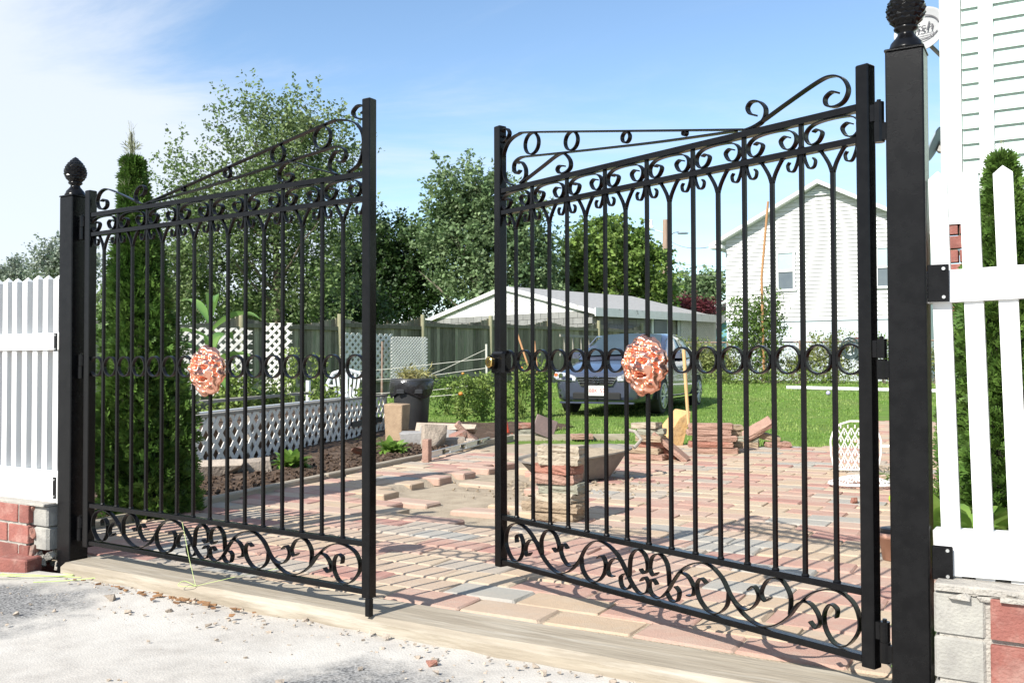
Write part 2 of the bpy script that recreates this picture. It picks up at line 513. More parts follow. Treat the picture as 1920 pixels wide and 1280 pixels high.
class MB:
    def __init__(self):
        self.v = []
        self.f = []

    def add(self, vs_, fs):
        o = len(self.v)
        self.v += [tuple(p) for p in vs_]
        self.f += [tuple(i + o for i in f) for f in fs]
        return self

    def box(self, c, s, rz=0.0, M=None, ch=0.0):
        """box centred at c, size s; ch chamfers the upper rim and the upright edges"""
        x, y, z = s[0] / 2, s[1] / 2, s[2] / 2
        if ch:
            def ring(xx, yy, zz, q):
                return [(-xx + q, -yy, zz), (xx - q, -yy, zz), (xx, -yy + q, zz), (xx, yy - q, zz), (xx - q, yy, zz), (-xx + q, yy, zz), (-xx, yy - q, zz), (-xx, -yy + q, zz)]
            p = ring(x, y, -z, ch) + ring(x, y, z - ch, ch) + ring(x - ch, y - ch, z, ch * .5)
            f = [tuple(range(7, -1, -1)), tuple(range(16, 24))]
            for k in (0, 8):
                for i in range(8):
                    j = (i + 1) % 8
                    f.append((k + i, k + j, k + 8 + j, k + 8 + i))
        else:
            p = [(-x, -y, -z), (x, -y, -z), (x, y, -z), (-x, y, -z), (-x, -y, z), (x, -y, z), (x, y, z), (-x, y, z)]
            f = [(3, 2, 1, 0), (4, 5, 6, 7), (0, 1, 5, 4), (1, 2, 6, 5), (2, 3, 7, 6), (3, 0, 4, 7)]
        T = Matrix.Translation(c) @ (M.to_4x4() if M is not None else Matrix.Rotation(rz, 4, 'Z'))
        return self.add([T @ Vector(q) for q in p], f)

    def tube(self, path, r, n=8, cap=True):
        path = [Vector(p) for p in path]
        k = len(path)
        rs = r if isinstance(r, (list, tuple)) else [r] * k
        base = len(self.v)
        up = None
        for i, p in enumerate(path):
            t = (path[min(i + 1, k - 1)] - path[max(i - 1, 0)])
            if t.length < 1e-9:
                t = Vector((0, 0, 1))
            t.normalize()
            if up is None:
                a = Vector((0, 0, 1)) if abs(t.z) < 0.9 else Vector((1, 0, 0))
                up = (a - t * a.dot(t)).normalized()
            else:
                up = (up - t * up.dot(t))
                if up.length < 1e-6:
                    up = Vector((1, 0, 0))
                up.normalize()
            s = t.cross(up)
            for j in range(n):
                a = 2 * math.pi * j / n
                self.v.append(tuple(p + (up * math.cos(a) + s * math.sin(a)) * rs[i]))
        for i in range(k - 1):
            for j in range(n):
                a, b = base + i * n + j, base + i * n + (j + 1) % n
                self.f.append((a, b, b + n, a + n))
        if cap:
            self.f.append(tuple(base + j for j in range(n - 1, -1, -1)))
            self.f.append(tuple(base + (k - 1) * n + j for j in range(n)))
        return self

    def ribbon(self, pts, depth, th, y0=0.0):
        """flat bar bent in the x-z plane; depth along y"""
        k = len(pts)
        base = len(self.v)
        for i, (x, z) in enumerate(pts):
            ax, az = pts[max(i - 1, 0)]
            bx, bz = pts[min(i + 1, k - 1)]
            dx, dz = bx - ax, bz - az
            l = math.hypot(dx, dz) or 1
            nx, nz = -dz / l * th / 2, dx / l * th / 2
            self.v += [(x + nx, y0 - depth / 2, z + nz), (x + nx, y0 + depth / 2, z + nz), (x - nx, y0 + depth / 2, z - nz), (x - nx, y0 - depth / 2, z - nz)]
        for i in range(k - 1):
            for j in range(4):
                a, b = base + 4 * i + j, base + 4 * i + (j + 1) % 4
                self.f.append((a, b, b + 4, a + 4))
        self.f.append((base + 3, base + 2, base + 1, base))
        e = base + 4 * (k - 1)
        self.f.append((e, e + 1, e + 2, e + 3))
        return self

    def lathe(self, prof, n=24, c=(0, 0, 0)):
        base = len(self.v)
        k = len(prof)
        for r, z in prof:
            for j in range(n):
                a = 2 * math.pi * j / n
                self.v.append((c[0] + r * math.cos(a), c[1] + r * math.sin(a), c[2] + z))
        for i in range(k - 1):
            for j in range(n):
                a, b = base + i * n + j, base + i * n + (j + 1) % n
                self.f.append((a, b, b + n, a + n))
        self.f.append(tuple(base + j for j in range(n - 1, -1, -1)))
        self.f.append(tuple(base + (k - 1) * n + j for j in range(n)))
        return self

    def prism(self, poly, y0, y1):
        """polygon in x-z pushed along y"""
        n = len(poly)
        p = [(x, y0, z) for x, z in poly] + [(x, y1, z) for x, z in poly]
        f = [tuple(range(n)), tuple(range(2 * n - 1, n - 1, -1))]
        for i in range(n):
            j = (i + 1) % n
            f.append((j, i, n + i, n + j))
        return self.add(p, f)

    def rock(self, c, s, seed, rot=0.0, jag=0.25):
        """angular stone: hull of points strewn over a box of size s"""
        rr = random.Random(seed)
        bm = bmesh.new()
        T = Matrix.Translation(c) @ Matrix.Rotation(rot, 4, 'Z') @ Matrix.Rotation(rr.uniform(-.2, .2), 4, 'X')
        for _ in range(22 if max(s) > .06 else 10):
            p = [rr.uniform(-1, 1) for _ in range(3)]
            k = rr.randrange(3)
            p[k] = math.copysign(1, p[k]) * rr.uniform(.8, 1)
            if rr.random() < .5:
                k2 = (k + 1) % 3
                p[k2] = math.copysign(1, p[k2]) * rr.uniform(.7, 1)
            bm.verts.new(T @ Vector((p[0] * s[0] / 2, p[1] * s[1] / 2, p[2] * s[2] / 2)))
        r = bmesh.ops.convex_hull(bm, input=bm.verts)
        for v in [v for v in bm.verts if not v.link_faces]:
            bm.verts.remove(v)
        bm.verts.index_update()
        vs_ = [v.co.copy() for v in bm.verts]
        fs = [tuple(v.index for v in f.verts) for f in bm.faces]
        bm.free()
        return self.add(vs_, fs)

    def mesh(self, name):
        me = bpy.data.meshes.new(name)
        me.from_pydata(self.v, [], self.f)
        me.update()
        return me

    def build(self, name, mat, parent=None, smooth=False, fix=False):
        me = self.mesh(name)
        if fix:
            bm = bmesh.new()
            bm.from_mesh(me)
            bmesh.ops.recalc_face_normals(bm, faces=bm.faces)
            bm.to_mesh(me)
            bm.free()
        return link(name, me, mat, parent, smooth)


def spline(pts, n=6, closed=False):
    """Catmull-Rom through 2-D or 3-D points"""
    P = [np.array(p, float) for p in pts]
    out = []
    k = len(P)
    for i in range(k - 1 + (1 if closed else 0)):
        if closed:
            p0, p1, p2, p3 = P[(i - 1) % k], P[i % k], P[(i + 1) % k], P[(i + 2) % k]
        else:
            p0, p1, p2, p3 = P[max(i - 1, 0)], P[i], P[i + 1], P[min(i + 2, k - 1)]
        for j in range(n):
            t = j / n
            out.append(tuple(.5 * ((2 * p1) + (-p0 + p2) * t + (2 * p0 - 5 * p1 + 4 * p2 - p3) * t * t + (-p0 + 3 * p1 - 3 * p2 + p3) * t ** 3)))
    if not closed:
        out.append(tuple(P[-1]))
    return out


def in_poly(x, y, poly):
    c = False
    n = len(poly)
    j = n - 1
    for i in range(n):
        xi, yi = poly[i]
        xj, yj = poly[j]
        if (yi > y) != (yj > y) and x < (xj - xi) * (y - yi) / (yj - yi) + xi:
            c = not c
        j = i
    return c


def noise2(x, y, s=1.0):
    from mathutils import noise
    return noise.noise(Vector((x * s, y * s, 3.7)))


def leaves(name, C, size, mat, parent, aspect=0.55, up=0.0, fold=True, droop=0.0):
    """one small kite-shaped leaf at each point of C (n,3); size scalar or array"""
    C = np.asarray(C, float)
    n = len(C)
    s = np.broadcast_to(np.asarray(size, float), (n,)) * RNG.uniform(.7, 1.3, n)
    d = RNG.normal(size=(n, 3))
    d[:, 2] = d[:, 2] * .7 + up - droop
    d /= np.linalg.norm(d, axis=1)[:, None]
    a = RNG.normal(size=(n, 3))
    w = np.cross(d, a)
    w /= np.linalg.norm(w, axis=1)[:, None] + 1e-9
    nn = np.cross(d, w)
    L_ = d * s[:, None]
    W_ = w * (s * aspect * .5)[:, None]
    B_ = nn * (s * .12)[:, None]
    V = np.empty((n, 4, 3))
    V[:, 0] = C
    V[:, 1] = C + L_ * .45 + W_ + B_
    V[:, 2] = C + L_
    V[:, 3] = C + L_ * .45 - W_ + B_
    Q = np.arange(n * 4).reshape(n, 4)
    return link(name, np_mesh(name, V.reshape(-1, 3), Q), mat, parent)


def blob_points(n, lobes, clump=0.35, per=26, shell=0.55, twig=0.0):
    """leaf positions: twig clumps scattered through ellipsoid lobes [(cx,cy,cz,rx,ry,rz)], denser towards the outside"""
    vol = np.array([l[3] * l[4] * l[5] for l in lobes])
    pick = RNG.choice(len(lobes), size=max(1, n // per), p=vol / vol.sum())
    out = []
    for i in pick:
        cx, cy, cz, rx, ry, rz = lobes[i]
        d = RNG.normal(size=3)
        d /= np.linalg.norm(d)
        r = shell + (1 - shell) * RNG.uniform() ** .7 if RNG.uniform() < .8 else RNG.uniform(0, 1)
        c = np.array([cx, cy, cz]) + d * r * np.array([rx, ry, rz])
        if twig and RNG.uniform() < .75:
            # leaves strung along a shoot that points outwards and up
            v = d * np.array([1, 1, .6]) + np.array([0, 0, .75]) + RNG.normal(size=3) * .25
            v /= np.linalg.norm(v)
            ln = twig * RNG.uniform(.5, 1.3)
            t = RNG.uniform(0, 1, per)
            out.append(c + v * (t * ln)[:, None] + RNG.normal(size=(per, 3)) * clump * .38 * (1.1 - .7 * t)[:, None])
        else:
            out.append(c + RNG.normal(size=(per, 3)) * clump * RNG.uniform(.5, 1.1) * np.array([1, 1, .75]))
    return np.concatenate(out)


def limbs(mb, base, top, r0, n, spread, seed, start=.3, lift=.8):
    """tapered trunk with side limbs"""
    rr = random.Random(seed)
    base, top = Vector(base), Vector(top)
    path = [base.lerp(top, t) + Vector((rr.uniform(-1, 1), rr.uniform(-1, 1), 0)) * r0 * .5 * (t > 0) for t in np.linspace(0, 1, 7)]
    mb.tube(path, [r0 * (1 - .88 * t) for t in np.linspace(0, 1, 7)], 8)
    H = (top - base).length
    for i in range(n):
        t = start + (0.95 - start) * i / max(1, n - 1)
        p = base.lerp(top, t)
        a = rr.uniform(0, 6.28)
        l = spread * (1.1 - t * .7) * rr.uniform(.7, 1.1)
        e = p + Vector((math.cos(a) * l, math.sin(a) * l, lift * l))
        m = p.lerp(e, .5) + Vector((0, 0, -.06 * l))
        r = r0 * (1 - .88 * t) * .55
        mb.tube([p, m, e], [r, r * .6, r * .15], 6)
        for k in range(2):
            a2 = a + rr.uniform(-.9, .9)
            q = m.lerp(e, rr.uniform(.1, .7))
            mb.tube([q, q + Vector((math.cos(a2), math.sin(a2), .9)) * l * .45], [r * .4, r * .08], 5)


def copy_part(src, name, parent, loc=None, rot=None):
    o = bpy.data.objects.new(name, src.data)
    COL.objects.link(o)
    o.parent = parent
    if loc is not None:
        o.location = loc
    if rot is not None:
        o.rotation_euler = rot
    return o


# ================================================================== GROUND
E_X, E_Y = 0.8596, -0.5108          # along the gate line, left to right
P_X, P_Y = 0.5108, 0.8596           # into the yard
GATE_RZ = math.atan2(E_Y, E_X)
HL = Vector((-1.9544, 4.3208, 0))   # left hinge
HR = Vector((0.9827, 2.5763, 0))    # right hinge


def gate_pt(s, w=0.0, z=0.0):
    """s metres along the gate line from the left hinge, w metres into the yard"""
    return Vector((HL.x + E_X * s + P_X * w, HL.y + E_Y * s + P_Y * w, z))


def lawn_z(y):
    t = min(1, max(0, (y - 15.0) / 12.0))
    return -0.02 + 0.34 * t * t * (3 - 2 * t)


BACK_A = Vector((-0.19, 10.8))
BACK_B = Vector((3.47, 10.13))


def back_y(x):
    return BACK_A.y + (x - BACK_A.x) * (BACK_B.y - BACK_A.y) / (BACK_B.x - BACK_A.x)


# lawn: from the back edge of the patio to the horizon
xs = [-400, -150, -60, -30] + [-20 + i for i in range(51)] + [45, 80, 180, 400]
ds = [0, .3, .8, 1.5, 2.5, 3.5, 4.5, 5.5, 6.5, 7.5, 9, 10.5, 12, 14, 16, 18, 22, 30, 60, 140, 400, 900]
V, Q = [], []
for d in ds:
    for x in xs:
        y = back_y(max(-20, min(30, x))) + d
        z = lawn_z(y) + (0.012 * noise2(x, y, .7) if d > .3 else 0)
        V.append((x, y, z))
nx = len(xs)
for j in range(len(ds) - 1):
    for i in range(nx - 1):
        a = j * nx + i
        Q.append((a, a + 1, a + nx + 1, a + nx))
tag(link('lawn', np_mesh('lawn', V, Q), M_LAWN, smooth=True), kind='structure')

# concrete apron in front of the gate
V, Q = [], []
ss = [-40, -15, -6] + [-3 + .12 * i for i in range(68)] + [7, 15, 40]
ws = [-.10, -.16, -.22, -.3, -.4, -.5, -.62, -.75, -.9, -1.05, -1.2, -1.4, -1.6, -1.8, -2.1, -2.5, -3, -4, -7, -14, -40]
for w in ws:
    for s in ss:
        p = gate_pt(s, w)
        z = -0.052 + .010 * noise2(p.x, p.y, 1.6) + .004 * noise2(p.x, p.y, 9)
        if w > -.35:
            z += .012 * (1 + noise2(p.x, p.y, 6)) * max(0, (.35 + w) / .25)
        V.append((p.x, p.y, z))
nx = len(ss)
for j in range(len(ws) - 1):
    for i in range(nx - 1):
        a = j * nx + i
        Q.append((a + nx, a + nx + 1, a + 1, a))
tag(link('driveway', np_mesh('driveway', V, Q), M_DRIVE, smooth=True), kind='structure')

PATIO = [(-2.59, 4.70), (1.30, 2.40), (2.25, 5.0), (4.25, 9.2), (4.75, 9.9), (-0.17, 10.78)]
PATH = [(3.75, 10.0), (4.9, 9.85), (8.3, 18.0), (7.2, 18.0)]
PIT = [tuple(on_ground(x, y)[:2]) for x, y in ((690, 930), (770, 903), (850, 886), (925, 868), (1000, 862), (1020, 905), (1000, 985), (930, 987), (830, 972), (735, 957))]
SAND2 = [tuple(on_ground(x, y)[:2]) for x, y in ((905, 842), (955, 820), (1175, 820), (1165, 846), (1100, 852), (960, 852))]

# sand bed under the paving (real relief, seen where the pavers are up)
V, Q = [], []
gx = np.arange(-3.0, 5.2, .07)
gy = np.arange(2.2, 11.2, .07)
idx = {}
for j, y in enumerate(gy):
    for i, x in enumerate(gx):
        pit = in_poly(x, y, PIT)
        s2 = in_poly(x, y, SAND2)
        z = -0.011 + .003 * noise2(x, y, 4)
        if pit or s2:
            z += -.044 + .012 * noise2(x, y, 7) + .008 * noise2(x, y, 23)
        if s2:
            z += .038
        V.append((x, y, z))
nx = len(gx)


def sand_ok(x, y):
    return in_poly(x, y, PATIO)


for j in range(len(gy) - 1):
    for i in range(nx - 1):
        cx, cy = gx[i] + .035, gy[j] + .035
        if sand_ok(cx, cy):
            a = j * nx + i
            Q.append((a, a + 1, a + nx + 1, a + nx))
tag(link('sand_bed', np_mesh('sand_bed', V, Q), M_SAND, smooth=True), kind='structure')

# pavers
PA = R(-29.5)
ca, sa = math.cos(PA), math.sin(PA)
PL, PW, PT = 0.345, 0.186, 0.06
GAP = 0.004
spots = []
row = -60
r2 = random.Random(3)
for row in range(-10, 70):
    off = (row % 2) * .5 * PL + r2.uniform(-.03, .03)
    for k in range(-40, 40):
        lx = k * (PL + GAP) + off
        ly = row * (PW + GAP)
        x = -1.0 + lx * ca - ly * sa
        y = 3.2 + lx * sa + ly * ca
        pat = in_poly(x, y, PATIO) or in_poly(x, y, PATH)
        if not pat or in_poly(x, y, PIT) or in_poly(x, y, SAND2):
            continue
        # keep clear of the timber sill
        w = (x - HL.x) * P_X + (y - HL.y) * P_Y
        if w < .17:
            continue
        lz = lawn_z(y) + .025 if y > back_y(x) + .1 else 0.0
        spots.append((x, y, lz))
spots.sort(key=lambda p: p[0] ** 2 + p[1] ** 2)
print('pavers', len(spots))
patio = thing('patio', None, None)
tag(patio, kind='structure')
pvs = []
for k in range(6):
    q_ = MB().box((0, 0, -PT / 2), (PL, PW, PT), ch=.006 + .001 * k)
    q_.v = [(x + r2.uniform(-.003, .003), y + r2.uniform(-.003, .003), z + (r2.uniform(-.003, .0015) if z > -.03 else 0)) for x, y, z in q_.v]
    pv = q_.mesh('paver')
    pv.materials.append(M_PAVER)
    pvs.append(pv)
for i, (x, y, lz) in enumerate(spots[:300]):
    o = bpy.data.objects.new('paver', pvs[i % 6])
    COL.objects.link(o)
    o.parent = patio
    o.location = (x + r2.uniform(-.002, .002), y + r2.uniform(-.002, .002), r2.uniform(-.004, .002) + lz)
    o.rotation_euler = (r2.uniform(-.008, .008), r2.uniform(-.006, .006), PA + r2.uniform(-.008, .008) + (math.pi if r2.random() < .5 else 0))
far = MB()
for x, y, lz in spots[300:]:
    far.box((x, y, -PT / 2 + r2.uniform(-.003, .002) + lz), (PL, PW, PT), rz=PA + r2.uniform(-.008, .008), ch=.007)
if far.v:
    tag(far.build('paver_field', M_PAVERJ, patio), kind='stuff')

# leftover lower pavers lying in the pit
for k, (px, py, a, dz) in enumerate(((775, 940, -.5, -.035), (905, 905, -.52, -.042), (900, 957, -.5, -.035), (968, 945, -.5, -.04))):
    p = on_ground(px, py, -.03)
    o = bpy.data.objects.new('paver', pv)
    COL.objects.link(o)
    o.parent = patio
    o.location = (p.x, p.y, dz + .012)
    o.rotation_euler = (r2.uniform(-.03, .03), r2.uniform(-.03, .03), a)

# garden soil left of the patio
V, Q = [], []
EDGE0 = Vector((-2.59, 4.70))
EDGE1 = Vector((-0.17, 10.78))
ed = (EDGE1 - EDGE0).normalized()
en = Vector((-ed.y, ed.x))
ls = np.arange(-.6, 9.6, .09)
wsd = list(np.arange(0.03, 2.2, .09)) + [2.6, 3.2, 4.5, 7, 12, 25]
for w in wsd:
    for l in ls:
        p = EDGE0 + ed * l + en * w
        z = -.012 + .05 * min(1, w / .5) * (0.6 + 0.5 * noise2(p.x, p.y, 2.0)) + .022 * noise2(p.x, p.y, 9) + .012 * noise2(p.x, p.y, 25)
        if w > 4:
            z = -.03
        # never over the wall line at the left of the gate
        V.append((p.x, p.y, z))
nx = len(ls)
for j in range(len(wsd) - 1):
    for i in range(nx - 1):
        a = j * nx + i
        c = EDGE0 + ed * (ls[i] + .045) + en * wsd[j]
        if (c.x - HL.x) * P_X + (c.y - HL.y) * P_Y < .1:
            continue
        Q.append((a, a + 1, a + nx + 1, a + nx))
tag(link('garden_soil', np_mesh('garden_soil', V, Q), M_SOIL, smooth=False), kind='structure')
cl = MB()
for k in range(900):
    l, w = random.uniform(1.2, 6.5), abs(random.gauss(0, .5)) + .06
    p = EDGE0 + ed * l + en * w
    s = random.uniform(.012, .04)
    cl.rock((p.x, p.y, .03 + s * .2), (s, s, s * .8), k)
tag(cl.build('soil_clods', M_SOIL), 'loose dark clods on the soil bed beside the patio', 'soil', kind='stuff')

# mulch bed behind the right-hand picket fence
V, Q = [], []
xs_ = np.arange(1.0, 6.0, .1)
ys_ = np.arange(.4, 7.6, .1)
for y in ys_:
    for x in xs_:
        V.append((x, y, .0 + .03 * noise2(x, y, 3) + .02 * noise2(x, y, 14)))
nx = len(xs_)
for j in range(len(ys_) - 1):
    for i in range(nx - 1):
        cx, cy = xs_[i] + .05, ys_[j] + .05
        w = (cx - HL.x) * P_X + (cy - HL.y) * P_Y
        edge = 1.42 + (cy - 2.4) * .40
        if w > .12 and cx > edge:
            a = j * nx + i
            Q.append((a, a + 1, a + nx + 1, a + nx))
tag(link('mulch_bed', np_mesh('mulch_bed', V, Q), M_MULCH, smooth=False), kind='structure')

# timber sill under the gate (one long beam) and the timber edging of the garden
sill = MB()
n = 60
pts = []
for i in range(n + 1):
    s = -.06 + 3.55 * i / n
    wob = .008 * noise2(s, 1.0, 3)
    prof = [(-.10 + wob, -.09), (-.10 + wob, -.006 + .006 * noise2(s, 4, 5)), (-.075 + wob, .012), (.135, .013), (.15, .002), (.15, -.09)]
    pts.append([(s, w_, z_) for w_, z_ in prof])
vv = [tuple(p) for r_ in pts for p in r_]
ff = []
for i in range(n):
    for j in range(5):
        a = i * 6 + j
        ff.append((a, a + 1, a + 7, a + 6))
ff.append(tuple(range(6)))
ff.append(tuple(n * 6 + j for j in range(5, -1, -1)))
sill.add(vv, ff)
so = tag(sill.build('timber_sill', M_TIMBER, fix=True), 'long weathered timber beam laid in the ground under the open gate', 'timber')
so.location = HL
so.rotation_euler = (0, 0, GATE_RZ)
k = 0
for a, b in ((.25, 2.95), (2.97, 5.4), (5.42, 6.45)):
    p0, p1 = EDGE0 + ed * a, EDGE0 + ed * b
    m = (p0 + p1) / 2
    o = MB().box((0, 0, 0), ((p1 - p0).length, .06, .10), ch=.008).build('edging_board', M_TIMBER)
    o.location = (m.x, m.y, -.012)
    o.rotation_euler = (0, 0, math.atan2(ed.y, ed.x))
    tag(o, ('front length of timber edging between soil bed and patio', 'middle length of timber edging between soil bed and patio', 'far length of timber edging next to the spirit level')[k], 'timber')
    k += 1
# timber at the back edge of the sand strip
pa, pb = on_ground(870, 838), on_ground(1170, 822)
for nm, (p0, p1), lab in (('edging_board', (on_ground(862, 843), on_ground(960, 824)), 'short timber edging board behind the lock stile at the sand strip'),
                          ('edging_board', (on_ground(955, 823), on_ground(1180, 822)), 'timber board along the lawn behind the sand strip')):
    d = p1 - p0
    o = MB().box((0, 0, 0), (d.length, .05, .09), ch=.008).build(nm, M_TIMBER)
    o.location = ((p0.x + p1.x) / 2, (p0.y + p1.y) / 2, .012)
    o.rotation_euler = (0, 0, math.atan2(d.y, d.x))
    tag(o, lab, 'timber')

# grit and small debris along the sill on the apron
db = MB()
for k in range(420):
    s = random.uniform(-.1, 3.6)
    w = -.11 - abs(random.gauss(0, .13)) if k < 260 else random.uniform(-1.6, -.15)
    p = gate_pt(s, w)
    q = random.uniform(.003, .010) if k % 9 else random.uniform(.008, .018)
    db.rock((p.x, p.y, -.047 + q * .2 + (.012 if w > -.2 else 0)), (q * 1.6, q * 1.2, q), k)
tag(db.build('grit', M_STONE), 'small stones and grit scattered on the concrete along the timber', 'grit', kind='stuff')
db = MB()
for k in range(60):
    s = random.gauss(.75, .25)
    p = gate_pt(s, -.13 - abs(random.gauss(0, .03)))
    q = random.uniform(.008, .02)
    db.rock((p.x, p.y, -.03), (q * 1.6, q, q * .6), k + 900)
tag(db.build('dry_leaf_litter', pm('brown_litter', (.30, .17, .08), (.2, .1, .05), scale=30, rough=1)), 'brown crumbled leaf litter against the front of the timber beam', 'leaf litter', kind='stuff')

# grass blades
n = 70000
u = RNG.uniform(0, 1, n)
d = 0.0 + 17.0 * u ** 1.8
x = RNG.uniform(-3.2, 12.5, n)
yb = BACK_A.y + (x - BACK_A.x) * (BACK_B.y - BACK_A.y) / (BACK_B.x - BACK_A.x)
y = yb + d + .02
keep = (x > -0.24 * y - 1.0 + .15 * (y - 10)) & (x < .50 * y + .5)
pathx = 3.75 + (y - 10.0) * .43
keep &= ~((x > -.1) & (x < 1.55) & (d < .34))
keep &= ~((x > pathx - .05) & (x < pathx + 1.15) & (y < 18.1))
x, y = x[keep], y[keep]
n = len(x)
t_ = np.clip((y - 15) / 12, 0, 1)
z = -.02 + .34 * t_ * t_ * (3 - 2 * t_)
h = RNG.uniform(.016, .038, n) * (1 + .03 * (y - 10))
a = RNG.uniform(0, 2 * np.pi, n)
lean = RNG.uniform(.2, .9, n) * h
wd = RNG.uniform(.004, .007, n) * (1 + .10 * (y - 10))
V = np.empty((n, 3, 3))
V[:, 0] = np.stack([x - np.sin(a) * wd, y + np.cos(a) * wd, z - .005], 1)
V[:, 1] = np.stack([x + np.sin(a) * wd, y - np.cos(a) * wd, z - .005], 1)
V[:, 2] = np.stack([x + np.cos(a) * lean, y + np.sin(a) * lean, z + h], 1)
tag(link('grass', np_mesh('grass', V.reshape(-1, 3), np.arange(3 * n).reshape(n, 3)), M_GRASS), 'short mown green grass of the back lawn', 'grass', kind='stuff')


# ================================================================== GATE
def cscroll(pts, k=7):
    return spline(pts, k)


# drawn in bays from the free stile (t) and 0..1 of the bottom panel height
BOT = [
    # (main S of the first two loops, running on as the third loop's crown down to the middle)
    [(1.02, .50), (1.00, .66), (1.22, .72), (1.40, .52), (1.36, .25), (1.08, .03), (.68, .06), (.33, .42), (.48, .82), (1.05, 1.0), (1.7, .88), (2.2, .60), (2.6, .28),
     (3.1, .06), (3.6, .0), (4.15, .14), (4.6, .42), (4.95, .76), (5.45, .97), (5.95, .96), (6.5, .78), (6.9, .48), (7.2, .20), (7.55, .02), (7.9, .08), (7.98, .28), (7.82, .40), (7.64, .30)],
    [(2.45, .42), (2.2, .62), (1.88, .66), (1.63, .52), (1.54, .34), (1.66, .22), (1.86, .32)],
    [(2.52, .36), (2.50, .72), (2.82, .98), (3.25, .93), (3.50, .66), (3.38, .50), (3.18, .58)],
    [(4.68, .48), (4.4, .30), (4.02, .24), (3.72, .38), (3.60, .58), (3.76, .74), (3.97, .64)],
    [(4.70, .50), (4.78, .22), (5.12, .02), (5.52, .03), (5.86, .24), (5.95, .50), (5.78, .66), (5.56, .58)],
    [(6.92, .46), (6.66, .66), (6.32, .64), (6.08, .44), (6.12, .26), (6.34, .24)],
    [(7.10, .34), (7.18, .78), (7.50, .98), (7.84, .88), (7.95, .62), (7.80, .48), (7.62, .56)],
    [(7.22, .18), (7.02, .04), (6.76, .06), (6.68, .26), (6.84, .36)],
]
CS = [(.17, .60), (.25, .67), (.33, .48), (.26, .13), (.13, .05), (.045, .32), (.06, .68), (.20, .93), (.5, 1.0), (.80, .93), (.94, .68), (.955, .32), (.87, .05), (.74, .13), (.67, .48), (.75, .67), (.83, .60)]
# above the top rail: bays from the free stile, metres above the rail centre
TOP = [
    [(15.19, .052), (14.99, .058), (14.80, .045), (14.83, .024), (15.09, .014), (15.38, .024), (15.51, .054), (15.35, .088), (15.0, .104), (14.54, .097), (13.48, .056), (12.5, .016), (12.0, .008)],
    [(12.44, .046), (12.23, .056), (12.15, .076), (12.3, .091), (12.58, .085), (12.79, .062), (12.78, .036), (12.62, .018), (12.35, .010)],
    [(12.03, .010), (9.74, .054), (6.21, .122), (1.96, .203), (1.17, .210), (.55, .190), (.24, .143), (.22, .086), (.40, .033), (.80, .010)],
    [(11.71, .012), (8.25, .041), (3.95, .086), (1.96, .108), (1.32, .113), (.95, .098), (.90, .070), (1.08, .052), (1.3, .062)],
    [(1.10, .094), (1.37, .094), (1.62, .064), (1.60, .028), (1.3, .010)],
    [(1.37, .010), (2.6, .053), (3.47, .083), (3.89, .081), (4.19, .052), (4.20, .024), (3.95, .010), (3.62, .012), (3.48, .028), (3.60, .040), (3.85, .036)],
    [(.22, .196), (.48, .206), (.62, .227), (.45, .248), (.22, .246), (.15, .228), (.28, .218)],
]
TOPRINGS = [(2.0, .157, .042), (4.27, .124, .035), (7.05, .083, .019), (9.68, .046, .008)]


